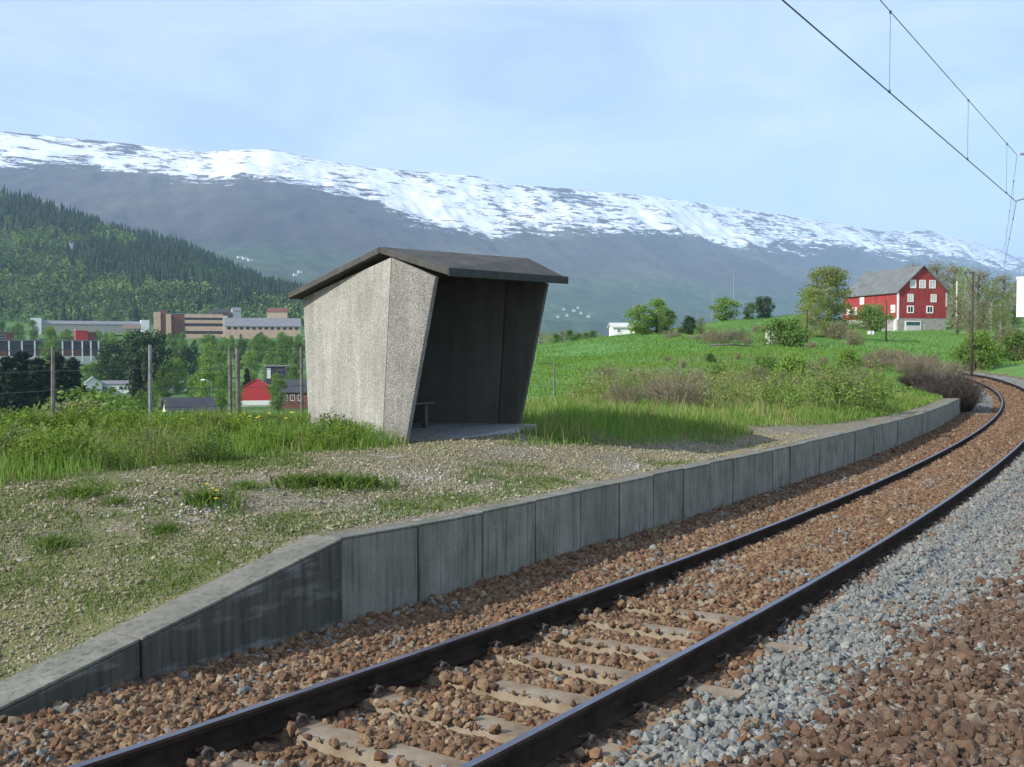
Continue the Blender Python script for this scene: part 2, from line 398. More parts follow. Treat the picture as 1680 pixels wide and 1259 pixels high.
def zplat(s, off):
    e = railz(s) + np.interp(s, *PH) - .015
    z = e + (np.interp(s, *ZB)-e)*sstep(2.5, 5.2, off)
    drop = np.where(s < -1.5, np.minimum(.225*(-1.5-s), 1.2), 0)*(1-.85*sstep(2.4, 7.5, off))
    return z - drop
def zbed(s, off):
    n = fbm(s*1.7+50, off*1.7+9, 4, 3)-.5
    z = railz(s) - .206 + n*.05
    z = z + .05*sstep(-.2, 3, s)*(off > -1.3) + .02*(abs(off) < .7)*(off > -.1)*sstep(.3, 3, s) + .035*np.exp(-((off+.05)/.32)**2)*sstep(.3, 3, s) - .016*(abs(off) < .72)*(s < 2)          # slight crown between the rails
    z = z + .065*sstep(-.85, -1.1, off)*sstep(-1.9, -1.4, off)*(.6+n*2)
    z = z + np.where(off > 1.0, .05*sstep(1.0, 2.0, off), 0)
    z = z + np.where(off < -1.15, .10*sstep(-1.15, -2.4, off)*(.7+n*1.6), 0)
    z = z - np.where(off < -4.5, .35*sstep(-4.5, -9, off), 0)
    return z
COLS = {  # photo column -> (distance, height or ('y', photo row)) of the natural ground
 -900: [(8,.8),(16,.7),(22,.2),(30,-1.5),(45,-4),(60,-6),(90,-8),(130,-9.6),(180,-11),(250,-13),(350,-13),(450,-6),(600,0),(700,5),(850,27),(1100,140),(1500,260),(2000,230),(2700,170)],
 0: [(8,.8),(16,.7),(22,.2),(30,-1.5),(45,-4),(60,-6),(90,-8),(130,-9.6),(180,-11),(250,-13),(350,-13),(450,-6),(600,0),(700,6),(850,24),(1100,95),(1500,222),(2000,205),(2700,150)],
 250: [(8,.8),(16,.68),(22,.2),(30,-1.3),(45,-3.8),(60,-6),(90,-8),(130,-9.6),(180,-11),(250,-13),(350,-12.5),(450,-7),(600,1),(700,7.5),(850,22),(1100,73),(1500,158),(2000,140),(2700,120)],
 480: [(8,.75),(16,.68),(22,.3),(30,-.8),(45,-3.2),(60,-5),(90,-8),(130,-9.6),(180,-11),(250,-12.5),(350,-11),(450,-6),(600,2),(700,8.5),(850,20),(1100,49),(1500,84),(2000,75),(2700,110)],
 680: [(8,.75),(16,.68),(22,.5),(30,0),(45,-1.2),(60,-3),(90,-5),(130,-6),(180,-8),(250,-10),(350,-10),(500,-4),(700,5),(850,8),(1500,30),(2700,60)],
 870: [(8,.75),(16,.65),(22,.42),(30,.1),(40,.2),(60,.4),(90,1.1),(120,2.0),(140,2.35),(180,1.2),(250,-5),(500,-14),(1000,-10),(1500,0),(2700,30)],
 1050: [(8,.7),(20,.4),(28,.1),(40,.45),(60,1.0),(90,2.0),(120,3.2),(150,4.2),(180,4.2),(250,2.5),(500,-10),(1000,-8),(1500,0),(2700,30)],
 1200: [(8,.4),(28,.1),(40,.65),(60,1.15),(90,2.25),(120,3.5),(150,5.3),(180,6.9),(220,7.2),(300,4),(500,-4),(1000,-6),(1500,0),(2700,30)],
 1320: [(8,0),(28,0),(40,.85),(60,1.3),(90,2.15),(120,3.4),(150,5.2),(180,7.6),(220,8.6),(300,8),(500,2),(1000,0),(1500,5),(2700,35)],
 1450: [(8,-.3),(28,-.1),(40,.7),(60,1.4),(90,1.9),(120,2.75),(150,3.7),(180,4.8),(210,5.3),(260,6),(500,10),(1500,30),(2700,80)],
 1600: [(8,-.4),(40,-.1),(60,.2),(70,.6),(90,1.1),(120,2.1),(150,3.4),(200,5.6),(250,8.7),(500,16),(1500,40),(2700,90)],
 1760: [(8,-.4),(28,-.5),(40,.2),(60,.75),(70,1.0),(90,1.5),(120,2.5),(150,4.3),(200,8),(250,11),(500,22),(1500,50),(2700,100)],
 2400: [(8,-.5),(20,-.2),(40,1.2),(60,2.2),(90,4),(120,6),(150,8),(200,12),(250,15),(500,28),(1500,70),(2700,120)]}
_cx = np.array(sorted(COLS)); _ld = np.linspace(math.log(2), math.log(3000), 160)
_tab = np.array([np.interp(_ld, [math.log(d) for d, z in COLS[c]], [z for d, z in COLS[c]]) for c in _cx])
def znat(x, y):
    D = np.maximum(y, 2.0); px = 840 + FPX*x/np.maximum(y, .5)
    # rows behind the camera plane fall back to near-field values
    px = np.clip(px, _cx[0], _cx[-1]); u = np.log(np.maximum(np.hypot(x, y)*.0 + D, 2.0))
    i = np.clip(np.searchsorted(_cx, px)-1, 0, len(_cx)-2); f = (px-_cx[i])/(_cx[i+1]-_cx[i]); f = f*f*(3-2*f)*.5+f*.5
    k = np.clip((u-_ld[0])/(_ld[1]-_ld[0]), 0, len(_ld)-1.001); j = k.astype(int); g = k-j
    a = _tab[i, j]*(1-g)+_tab[i, j+1]*g; b = _tab[i+1, j]*(1-g)+_tab[i+1, j+1]*g
    return a*(1-f)+b*f
def zground(x, y, detail=True):
    x = np.asarray(x, float); y = np.asarray(y, float)
    sh = x.shape; x = x.ravel(); y = y.ravel()
    z = znat(x, y); r = np.hypot(x, y)
    near = r < 140
    if near.any():
        s, o = so(x[near], y[near]); zn = z[near]
        inb = (s > -15.9) & (s < S_END-.2)
        wp = sstep(13.5, 9.3, o)*sstep(40, 36.5, s)*(o > 1.2)
        zn = zn*(1-wp) + zplat(s, np.maximum(o, 2.2))*wp
        wb = np.where(o < 2.0, sstep(np.interp(s, [12, 27], [-12, -6.5]), np.interp(s, [12, 27], [-7.5, -3.4]), o), sstep(5.0, 2.2, o)*sstep(34, 37, s))*inb
        zn = zn*(1-wb) + zbed(s, np.clip(o, -9, 2.1))*wb
        z[near] = zn
    if detail: z = z + (fbm(x*.12, y*.12, 4, 11)-.5)*np.clip(r-18, 0, 60)*.012
    return z.reshape(sh)
def gz(x, y): return float(zground(np.array([x]), np.array([y]))[0])
def at(px, D): return (px-840)/FPX*D, D           # plan position on the ray through a photo column
def zrow(yrow, D): return HC + (570-yrow)/FPX*D

# ------------------------------------------------------------------ ground sheets
def setattr_np(o, name, vals):
    a = o.data.attributes.new(name, 'FLOAT', 'POINT'); a.data.foreach_set('value', np.asarray(vals, np.float32).ravel())
def grid_faces(n, m):
    i = np.arange(n-1)[:, None]*m + np.arange(m-1)[None]
    return np.stack([i, i+1, i+m+1, i+m], -1).reshape(-1, 4)
A = np.concatenate([np.linspace(-1.35, -.6, 90, endpoint=False), np.linspace(-.6, .6, 420), np.linspace(.6, 1.35, 90)[1:]])
D = np.exp(np.concatenate([np.linspace(math.log(2.5), math.log(60), 150, endpoint=False), np.linspace(math.log(60), math.log(2700), 130)]))
gx = np.sin(A)[:, None]*D; gy = np.cos(A)[:, None]*D
gzv = zground(gx, gy)
s_, o_ = so(gx, gy); s_ = s_.reshape(gx.shape); o_ = o_.reshape(gx.shape)
under = ((s_ < 36.3) & (o_ > 1.9) & (o_ < 9.6)) | ((o_ <= 2.2) & (o_ > np.interp(s_, [12, 27], [-8.4, -3.1])) & (s_ < S_END-1) & (s_ > -15.5))
gzv = gzv - np.where(under & (np.hypot(gx, gy) < 140), np.where((o_ > .6) & (s_ < 37), 1.3, .4), 0)
ground = structure(mesh_np('ground', np.stack([gx, gy, gzv], -1).reshape(-1, 3), grid_faces(*gx.shape)[:, ::-1], M['ground'], smooth=True))
pxg = 840+FPX*gx/np.maximum(gy, .1)
scrub = sstep(9, 10.5, o_)*sstep(26, 14, o_)*(s_ < 70)*sstep(950, 1100, pxg)*(gy < 85)
scrub = np.maximum(scrub, sstep(640, 560, pxg)*(gy > 18)*(gy < 60)*.7)
setattr_np(ground, 'scrub', scrub); setattr_np(ground, 'wood', np.maximum(sstep(780, 900, gy), .45*sstep(60, 120, gy)*fbm(gx*.03, gy*.02, 3, 8)*1.6)*sstep(800, 600, pxg))
# ballast bed
ss = np.arange(-15, S_END-.5, .2); oo = np.concatenate([[2.2], np.arange(2.12, -3.2, -.11), np.arange(-3.2, -9.2, -.3)])
SS, OO = np.meshgrid(ss, oo, indexing='ij'); OO = np.where(OO < -2.6, -2.6 + (OO+2.6)*(offmin(SS)+2.6)/(-9.2+2.6), OO); P = tp(SS, OO); P[..., 2] = zbed(SS, OO)
P[:, -1, 2] -= .6; P[:, 0, 2] -= .2; P[-1, :, 2] -= .6
bed = structure(mesh_np('ballast_bed', P.reshape(-1, 3), grid_faces(*SS.shape), M['bed'], smooth=True))
def greyness(s, o):
    lo = np.interp(s, [-8, -2, 1, 4, 10, 30, 60], [-1.55, -1.55, -1.75, -2.1, -2.15, -2.4, -2.4]); hi = np.interp(s, [-8, -1, 3, 10, 60], [-1.05, -1.05, -.92, -.85, -.85])
    g = sstep(lo-.5, lo+.3, o)*sstep(hi+.18, hi-.18, o)
    g2 = sstep(35, 39, s)*sstep(1.0, 1.25, o)      # grey patch beside the rail past the platform end
    return np.maximum(g, g2)
setattr_np(bed, 'grey', greyness(SS, OO))
# platform surface
ss = np.arange(-14, 36.31, .2); oo = np.concatenate([np.arange(2.2, 5, .12), np.arange(5, 10.3, .25)])
SS, OO = np.meshgrid(ss, oo, indexing='ij'); P = tp(SS, OO); P[..., 2] = zplat(SS, OO) + (fbm(P[..., 0]*1.3, P[..., 1]*1.3, 4, 21)-.5)*.06*sstep(2.2, 2.8, OO)
P[:, -1, 2] -= .5; P[-1, :, 2] -= .6
plat = structure(mesh_np('platform_surface', P.reshape(-1, 3), grid_faces(*SS.shape)[:, ::-1], M['plat'], smooth=True))
setattr_np(plat, 'green', sstep(4.4, 7.0, OO)*.9 + .6*sstep(14, 30, SS)*sstep(2.6, 3.6, OO) + .45*sstep(1, -4, SS))

# ------------------------------------------------------------------ mountains
RID = ([-2500,-1500,-800,-200,0,100,200,300,335,380,450,500,560,620,700,780,830,900,1000,1100,1200,1300,1400,1450,1520,1580,1640,1680,1800,2200,3000,4500],
       [110,140,180,208,218,228,238,249,253,249,248,258,270,278,285,292,305,309,318,328,343,357,374,382,380,395,412,425,445,470,480,500])
SNL = ([-2500,-200,0,100,200,300,400,500,600,660,720,800,900,1000,1100,1200,1300,1400,1500,1600,1680,1800,4500],
       [190,262,272,266,277,289,293,302,322,348,366,381,374,382,388,397,403,411,417,428,437,455,520])
mpx = np.concatenate([np.arange(-2500, -60, 40), np.arange(-60, 1760, 4), np.arange(1760, 4500, 40)]).astype(float)
tt = np.linspace(0, 1, 150)
ry = np.interp(mpx, *RID); Dr = np.clip(1050*FPX/np.maximum(570-ry, 60), 3000, 14000)
kk = np.exp(-.5*(np.arange(-60, 61)/26.)**2); kk /= kk.sum()
mu = np.arange(-2600, 4601, 4.); Dr = np.interp(mpx, mu, np.convolve(np.pad(np.interp(mu, mpx, Dr), 60, 'edge'), kk, 'valid'))
Df = np.clip(Dr*.47, 2350, 6500)
PX, T = np.meshgrid(mpx, tt, indexing='ij'); RY = np.interp(PX, *RID); DR = np.interp(PX, mpx, Dr); DF = np.interp(PX, mpx, Df)
yf = np.interp(PX, [-2500, 0, 450, 900, 1300, 1700, 4500], [500, 500, 480, 530, 530, 520, 540])
Tt = T**1.05
DD = DF + (DR-DF)*T
XX = (PX-840)/FPX*DD
YI = yf + (RY-yf)*Tt
big = (fbm(XX*.0011+5, DD*.0011, 5, 31)-.5); fine = (fbm(XX*.006, DD*.006, 4, 41)-.5)
YI = YI + (big*46*np.sin(np.pi*np.clip(T, 0, 1))**.8) + fine*9*np.minimum(1, (1-T)*6+.22)
ZZ = HC + (570-YI)/FPX*DD
gul = fbm(XX*.0028+DD*.0006, DD*.0007, 4, 77); gully = (np.abs(gul-.5)*2)**.8 - .35
YI = YI + gully*15*np.sin(np.pi*np.clip(T*.96+.02, 0, 1))**.7 + (fbm(XX*.012, DD*.008, 4, 78)-.5)*12*np.minimum(1, (1-T)*8)
ZZ = HC + (570-YI)/FPX*DD
# back side falls away
back = np.stack([XX[:, -1]*1.18, DD[:, -1]*1.18, ZZ[:, -1]-500], -1)[:, None]
front = np.stack([XX[:, 0]*.93, DD[:, 0]*.93, ZZ[:, 0]-160], -1)[:, None]
PM = np.concatenate([front, np.stack([XX, DD, ZZ], -1), back], 1)
mount = structure(mesh_np('mountain_range', PM.reshape(-1, 3), grid_faces(PM.shape[0], PM.shape[1])[:, ::-1], M['mountain'], smooth=True))
SN = np.interp(PX, *SNL)
snow = .5 + (SN - YI)/38.0
snow = np.clip(snow-.10, -.8, .68) - .10*sstep(-10, 0, RY-YI) + (fbm(XX*.0022, DD*.004, 4, 51)-.5)*.8 + gully*.5
pad = lambda a: np.concatenate([a[:, :1], a, a[:, -1:]], 1)
setattr_np(mount, 'snow', pad(snow)); setattr_np(mount, 'low', pad(sstep(SN+30, np.maximum(yf, SN+60)-10, YI)))

# haze: still air over the whole valley
hb = MB().box(-13500, 24500, -300, 16700, -30, 1450).obj('haze', None); tag(hb, None, None, kind='stuff')
hm = bpy.data.materials.new('valley_haze'); hm.use_nodes = True; hn = hm.node_tree; hn.nodes.clear()
ho = hn.nodes.new('ShaderNodeOutputMaterial'); hv = hn.nodes.new('ShaderNodeVolumePrincipled')
hv.inputs['Density'].default_value = 0.00009; hv.inputs['Color'].default_value = (.56, .76, 1.0, 1); hv.inputs['Anisotropy'].default_value = 0.1
hn.links.new(hv.outputs[0], ho.inputs['Volume']); hb.data.materials.append(hm)

# ------------------------------------------------------------------ railway
def rail(off, dz, label):
    prof = [(-.075,-.16),(.075,-.16),(.075,-.148),(.014,-.13),(.012,-.045),(.036,-.035),(.036,-.010),(.024,0),(-.024,0),(-.036,-.010),(-.036,-.035),(-.012,-.045),(-.014,-.13),(-.075,-.148)]
    s = np.concatenate([np.arange(-14, 20, .25), np.arange(20, S_END-1, .4)]); n = len(prof)
    V = np.stack([tp(s, np.full(len(s), off+a), b+dz) for a, b in prof], 1)
    F = []; mi = []
    for i in range(len(s)-1):
        for j in range(n):
            F.append((i*n+j, (i+1)*n+j, (i+1)*n+(j+1) % n, i*n+(j+1) % n)); mi.append(1 if j == 7 else 0)
    o = mesh_np('rail', V.reshape(-1, 3), [np.array(F)], [M['rail'], M['railtop']], midx=mi)
    return tag(o, label, 'rail', 'rails of the curving track')
rail(.7525, -.0125, 'dark steel rail nearer the concrete platform wall')
rail(-.7525, .0125, 'dark steel rail beside the strip of grey gravel')
# sleepers with looped clips
def sleeper_proto():
    m = MB(); xs = np.linspace(-1.22, 1.22, 11)
    for a, b in zip(xs[:-1], xs[1:]):
        za = -.158 - .01*(1-abs(a)/1.22)**.5; zb_ = -.158 - .01*(1-abs(b)/1.22)**.5
        m.hexa([(a,-.135,-.36),(b,-.135,-.36),(b,.135,-.36),(a,.135,-.36)], [(a,-.105,za),(b,-.105,zb_),(b,.105,zb_),(a,.105,za)])
    r = thing('sleeper', 'pale concrete sleeper under the two rails', 'sleeper', group='concrete sleepers half buried in brown ballast')
    m.obj('tie', M['sleeper'], r)
    for x in (-.86, -.655, .655, .86):
        d = 1 if abs(x) > .75 else -1; d *= (1 if x > 0 else -1)
        c = MB(); pts = []
        for k in range(9):
            t = math.pi*k/8; pts.append((x + .012*d, -.045*math.cos(t), -.155+.048*math.sin(t)))
        c.tube(pts, .011, 6)
        c.tube([(x, 0, -.10), (x-.05*d, 0, -.125), (x-.07*d, 0, -.13)], .012, 6)
        c.box(x-.03, x+.03, -.045, .045, -.175, -.145)
        c.obj('clip', M['clip'], r)
    return r
proto = sleeper_proto()
SLP = [-2.72+.68*k for k in range(-5, 26)]
for i, s in enumerate(SLP):
    o = proto if i == 0 else dup(proto, (0, 0, 0))
    p = tp(s, 0.0, 0.0); th = math.atan2(float(np.interp(s, S_, NX))*-1, float(np.interp(s, S_, NY)))
    o.location = p; o.rotation_euler = (0, 0, math.atan2(float(np.interp(s, S_, NY)), float(np.interp(s, S_, NX))))

# platform edge: ramp in old concrete, then upright slabs
edge = thing('platform_edge', 'grey concrete retaining wall of upright slabs with a sloping ramp end along the track', 'retaining wall', tuple(tp(0, 2.2, 0)))
eo = np.array(tp(0, 2.2, 0))
def wall_piece(name, s0, s1, off0, off1, mat, nseg=3, drop=.75, dz=0, bev=.012, tlt=0):
    s = np.linspace(s0, s1, nseg+1); m = MB()
    for a, b in zip(s[:-1], s[1:]):
        q = []
        for (x, o) in ((a, off0), (b, off0), (b, off1), (a, off1)):
            q.append(np.array(tp(x, o, 0)) - eo)
        ta, tb = edge_h(np.array([a]))[0]+dz, edge_h(np.array([b]))[0]+dz
        ra, rb = 0, 0
        tpv = [q[0]+[0,0,ta], q[1]+[0,0,tb], q[2]+[0,0,tb], q[3]+[0,0,ta]]; bt = [v + np.array([0, 0, -drop]) for v in (tpv if name == 'coping' else q)]
        m.hexa(bt, tpv)
    # weld inner seams so it is one clean solid
    import bmesh
    o = m.obj(name, mat, edge); bm = bmesh.new(); bm.from_mesh(o.data); bmesh.ops.remove_doubles(bm, verts=bm.verts, dist=1e-4)
    dead = [f for f in bm.faces if sum(1 for g in bm.faces if set(v.index for v in g.verts) == set(v.index for v in f.verts)) > 1] if nseg > 1 else []
    bmesh.ops.delete(bm, geom=dead, context='FACES'); bmesh.ops.recalc_face_normals(bm, faces=bm.faces); bm.to_mesh(o.data); bm.free()
    if bev:
        b = o.modifiers.new('bevel', 'BEVEL'); b.width = bev; b.segments = 2; b.limit_method = 'ANGLE'
    return o
wall_piece('ramp_wall', -1.52, -3.42, 2.02, 2.36, M['ramp'], 6, .75, -.025)
wall_piece('ramp_wall', -3.435, -6.9, 2.03, 2.36, M['ramp'], 8, .75, -.025)
wall_piece('coping', -1.52, -3.42, 2.024, 2.37, M['coping'], 6, .023, .002, .006)
wall_piece('coping', -3.435, -6.9, 2.034, 2.37, M['coping'], 8, .023, .002, .006)
s = -1.5; k = 0
while s < 35.4:
    L = 1.04
    j = random.uniform(-.012, .012)
    oa, ob, dz_ = 2.07+j + .07*sstep(-1, 3, s), 2.24+.07*sstep(-1, 3, s), random.uniform(-.008, .008)
    wall_piece('wall_slab', s+.024, s+L-.024, oa, ob, M['slab'], 2, .75, dz_-.022, .008)
    wall_piece('coping', s+.006, s+L-.006, oa-.004, ob, M['coping'], 2, .021, dz_, .006)  # thin cap added so the slab tops carry a sunlit tone
    s += L
wall_piece('wall_slab', s-.02, s+.13, 2.1, 4.2, M['slab'], 1, .75, -.01, .01)

# ------------------------------------------------------------------ concrete shelter
FX, FY, SANG, SZ0 = -1.606, 14.924, R(60.188), .75
TILT = .024
shel = thing('waiting_shelter', 'rough concrete railway waiting shelter with open front and low pitched roof on the platform', 'shelter', (FX, FY, SZ0), SANG)
L = 3.43
def SP(u, w, h): return (u, w, h + TILT*(u-1.5))
def slabq(name, A4, thick, mat):
    """A4: outer face corners (ccw from outside); thick: inward offset vector"""
    m = MB(); t = np.array(thick, float); a = [np.array(p, float) for p in A4]
    m.hexa([a[0], a[1], a[1]+t, a[0]+t], [a[3], a[2], a[2]+t, a[3]+t])
    return m.obj(name, mat, shel, bevel=.01)
wf, lf, lfo, hf, hfo, ub, wb, lb, hb_ = .351, .61, .198, 2.393, 2.70, .72, 2.328, .123, 2.19
TH = .09; B0 = -.35
def lean(w0, w1, h1, h): return w0 + (w1-w0)*h/h1
# left wing (front part) and left end wall
wl0 = lean(0, -lf, hf, B0)
slabq('front_wing', [SP(0, 0-.0+(.09 if 0 else 0) - (-B0)*0, B0), SP(0, wf, B0), SP(0, wf-lfo, hfo), SP(0, -lf, hf)][::1], (TH, 0, 0), M['aggregate_dark'])
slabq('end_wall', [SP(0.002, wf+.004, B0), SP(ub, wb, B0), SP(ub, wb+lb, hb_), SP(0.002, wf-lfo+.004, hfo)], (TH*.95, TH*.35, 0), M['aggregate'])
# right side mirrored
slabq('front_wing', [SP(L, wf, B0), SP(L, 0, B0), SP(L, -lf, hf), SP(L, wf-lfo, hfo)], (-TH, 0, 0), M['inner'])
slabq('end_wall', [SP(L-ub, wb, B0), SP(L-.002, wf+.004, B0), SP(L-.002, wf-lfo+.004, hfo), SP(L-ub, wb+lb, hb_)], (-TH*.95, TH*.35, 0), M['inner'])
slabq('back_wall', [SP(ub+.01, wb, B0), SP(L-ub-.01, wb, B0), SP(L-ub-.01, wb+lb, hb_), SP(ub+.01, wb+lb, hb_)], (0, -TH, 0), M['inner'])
# roof: two sloping slabs meeting at the ridge
RLp, RRp = (-.03, .347, 2.86), (L+.18, -.10, 2.86)
ELp, ERp = (-.03, -.844, 2.50), (L+.18, -.844, 2.50)
BLp, BRp = (-.03, 2.106+.3, 2.20), (L+.18, 2.45, 2.20)
BLp = (.50, 2.575, 2.26)
def roofslab(name, q, t, mat):
    m = MB(); a = [SP(*p) for p in q]; m.hexa([(x, y, z-t) for x, y, z in a], a); return m.obj(name, mat, shel, bevel=.012)
roofslab('roof', [ELp, ERp, RRp, RLp], .095, M['roof'])
roofslab('roof', [(RLp[0], RLp[1]+.004, RLp[2]), (RRp[0], RRp[1]+.004, RRp[2]), BRp, BLp], .095, M['roof'])
roofslab('fascia', [(ELp[0]-.02, ELp[1]-.035, 2.515), (ERp[0]+.02, ERp[1]-.035, 2.515), (ERp[0]+.02, ERp[1]-.004, 2.515), (ELp[0]-.02, ELp[1]-.004, 2.515)], .125, M['fascia'])
fl = MB(); fl.hexa([SP(.02, -.62, -.3), SP(L+.02, -.35, -.3), SP(L-.62, 2.4, -.3), SP(.65, 2.4, -.3)], [SP(.02, -.35, .0), SP(L+.06, -.35, .0), SP(L-.62, 2.4, .0), SP(.65, 2.4, .0)])
fl.obj('floor_slab', M['floor'], shel, bevel=.01)
# bench inside
bench = thing('bench', 'weathered wooden bench with slanted backrest inside the concrete shelter', 'bench', (FX + .55*math.cos(SANG)-1.05*math.sin(SANG), FY + .55*math.sin(SANG)+1.05*math.cos(SANG), SZ0-.015), SANG)
m = MB(); 
for q in range(3): m.box(.0, 1.9, .0+.13*q, .115+.13*q, .43, .465)
m.obj('seat', M['bench'], bench, bevel=.005)
m = MB()
for q in range(3):
    z = .56+.15*q; y = .42+.055*q
    m.hexa([(0, y, z), (1.9, y, z), (1.9, y+.03, z), (0, y+.03, z)], [(0, y+.04, z+.125), (1.9, y+.04, z+.125), (1.9, y+.07, z+.125), (0, y+.07, z+.125)])
m.obj('backrest', M['bench'], bench, bevel=.004)
for x in (.15, 1.65):
    m = MB(); m.box(x, x+.09, .04, .13, 0, .43); m.box(x, x+.09, .36, .43, 0, .43); m.hexa([(x, .38, .43), (x+.09, .38, .43), (x+.09, .42, .43), (x, .42, .43)], [(x, .57, 1.0), (x+.09, .57, 1.0), (x+.09, .61, 1.0), (x, .61, 1.0)])
    m.obj('leg', M['bench'], bench)

# ------------------------------------------------------------------ fence behind the platform
fence = thing('wire_fence', 'wire fence on tall grey posts running behind the platform and shelter', 'fence', (-6.3, 18.0, .6))
f0 = np.array([-6.3, 18.0]); fd = np.array([.433, .901]); fo = np.array([-6.3, 18.0, .6])
ks = [-4.2, -2.04, 0, 2.08, 4.3, 6.4, 8.6, 10.8, 13.1, 15.4, 17.8, 20.8, 23.8, 27, 30.3]
tops = []
for i, k in enumerate(ks):
    p = f0 + fd*k; zg = gz(*p); r = .032 if k > 12 else .036
    zt = 2.12 if k < 12 else 2.12 - (k-12)*.09
    if k == 0: zt = 2.16
    lx = random.uniform(-.03, .03)
    m = MB(); m.tube([np.array([*p, zg-.4])-fo, np.array([p[0]+lx, p[1], zt])-fo], r, 8, r*.9)
    if k in (2.08,): m.tube([np.array([p[0]+.13, p[1]+.05, zg-.4])-fo, np.array([p[0]+.12, p[1]+.05, zt-.02])-fo], .05, 8, .045)
    m.obj('post', M['post_metal'] if k == 0 else M['post'], fence)
    tops.append((p, zg, zt))
for fr in (.97, .74, .52, .3):
    m = MB()
    for (p, a, b), (q, c, d) in zip(tops[:-1], tops[1:]):
        m.tube([np.array([*p, a+(b-a)*fr])-fo, np.array([*(p*.5+q*.5), (a+c)/2+(b+d-a-c)/2*fr-.02])-fo, np.array([*q, c+(d-c)*fr])-fo], .005, 4)
    m.obj('wire', M['wire'], fence)

# ------------------------------------------------------------------ overhead line
P1 = np.array([2.25, 8.9]); PD = np.array([9.15, 14.1]); 
def ohl(t, z): p = P1 + PD*t; return (p[0], p[1], z)
tm = 1.0  # support
M2 = np.array([29.2, 66.0])
def span(name, a, b, zc, zm, drops, label, k=1.0):
    th = thing(name, label, 'overhead line', (a[0], a[1], zc[0])); o = Vector((a[0], a[1], zc[0]))
    def pt(f, z): return Vector((a[0]+(b[0]-a[0])*f, a[1]+(b[1]-a[1])*f, z)) - o
    sag = lambda f, z, d: z[0]+(z[1]-z[0])*f - d*4*f*(1-f)
    MB().tube([pt(f, sag(f, zc, 0)) for f in (0, 1)], .0075*k, 6).obj('contact_wire', M['cable'], th)
    fs = np.linspace(0, 1, 17); MB().tube([pt(f, sag(f, zm, .02)) for f in fs], .0055*k, 6).obj('messenger_wire', M['cable'], th)
    for f in drops:
        m = MB().tube([pt(f, sag(f, zc, 0)), pt(f, sag(f, zm, .02))], .0032*k, 5); c = pt(f, sag(f, zc, 0)); d = pt(f, sag(f, zm, .02))
        m.box(c.x-.008, c.x+.008, c.y-.02, c.y+.02, c.z-.005, c.z+.025); m.box(d.x-.008, d.x+.008, d.y-.02, d.y+.02, d.z-.02, d.z+.01); m.obj('dropper', M['cable'], th)
    return th
a = P1-PD*1.6; b = P1+PD*.885
dr = [(1.6+t)/2.485 for t in (-1.3, -.9, -.5, -.08, .237, .546, .80)]
span('overhead_line', a, b, (5.1, 5.1), (6.04, 6.05), dr, 'overhead contact line with droppers crossing the upper right sky')
m1 = (21.3, 45.0)
span('overhead_line', b, m1, (5.1, 5.6), (6.05, 6.35), [.15, .4, .65, .88], 'second span of overhead line dropping steeply at the right picture edge', .7)
span('overhead_line', m1, (28.1, 64.6), (5.6, 5.75), (6.35, 6.75), [.3, .7], 'farthest span of overhead line above the grove behind the curve', .7)
def mast(x, y, tx, ty, zc, zm, label, h, wood=True):
    zg = gz(x, y); th = thing('catenary_mast', label, 'mast', (x, y, zg)); o = Vector((x, y, zg))
    MB().tube([(0, 0, -.6), (0, 0, h)], .10, 10, .07).obj('pole', M['wood_dark'], th, smooth=True)
    e = Vector((tx, ty, zm)) - o; c = Vector((tx, ty, zc)) - o
    m = MB(); m.tube([(0, 0, e.z+.15), (e.x*.98, e.y*.98, e.z+.02)], .028, 8); m.tube([(0, 0, c.z+.1), (e.x*.95, e.y*.95, e.z)], .022, 8)
    m.obj('bracket', M['post_metal'], th)
    MB().tube([(e.x*.45, e.y*.45, c.z+.42), (c.x, c.y, c.z+.02)], .016, 6).obj('registration_arm', M['post_metal'], th)
    m = MB(); d = Vector((e.x, e.y, 0)).normalized()
    for q in range(3): p = d*(.35+.07*q); m.tube([(p.x, p.y, e.z+.13), (p.x+d.x*.03, p.y+d.y*.03, e.z+.13)], .07, 10)
    m.obj('insulator', M['trunk'], th)
    return th
mast(13.2, 20.6, b[0], b[1], 5.1, 6.05, 'wooden overhead line mast with a bracket standing just right of the picture edge', 7.0)
mast(29.35, 66.2, 28.1, 64.6, 5.75, 6.75, 'dark wooden overhead line pole standing where the track curves out of sight', 6.6)

# ------------------------------------------------------------------ stones, grass: stuff
def quat_mats(n):
    q = rng.normal(size=(n, 4)); q /= np.linalg.norm(q, axis=1)[:, None]; w, x, y, z = q.T
    return np.stack([1-2*(y*y+z*z), 2*(x*y-z*w), 2*(x*z+y*w), 2*(x*y+z*w), 1-2*(x*x+z*z), 2*(y*z-x*w), 2*(x*z-y*w), 2*(y*z+x*w), 1-2*(x*x+y*y)], 1).reshape(n, 3, 3)
_p = (1+5**.5)/2
ICO_V = np.array([(-1,_p,0),(1,_p,0),(-1,-_p,0),(1,-_p,0),(0,-1,_p),(0,1,_p),(0,-1,-_p),(0,1,-_p),(_p,0,-1),(_p,0,1),(-_p,0,-1),(-_p,0,1)])/1.902
ICO_F = np.array([(0,11,5),(0,5,1),(0,1,7),(0,7,10),(0,10,11),(1,5,9),(5,11,4),(11,10,2),(10,7,6),(7,1,8),(3,9,4),(3,4,2),(3,2,6),(3,6,8),(3,8,9),(4,9,5),(2,4,11),(6,2,10),(8,6,7),(9,8,1)])
OCT_V = np.array([(1,0,0),(-1,0,0),(0,1,0),(0,-1,0),(0,0,1),(0,0,-1)], float); OCT_F = np.array([(0,2,4),(2,1,4),(1,3,4),(3,0,4),(2,0,5),(1,2,5),(3,1,5),(0,3,5)])
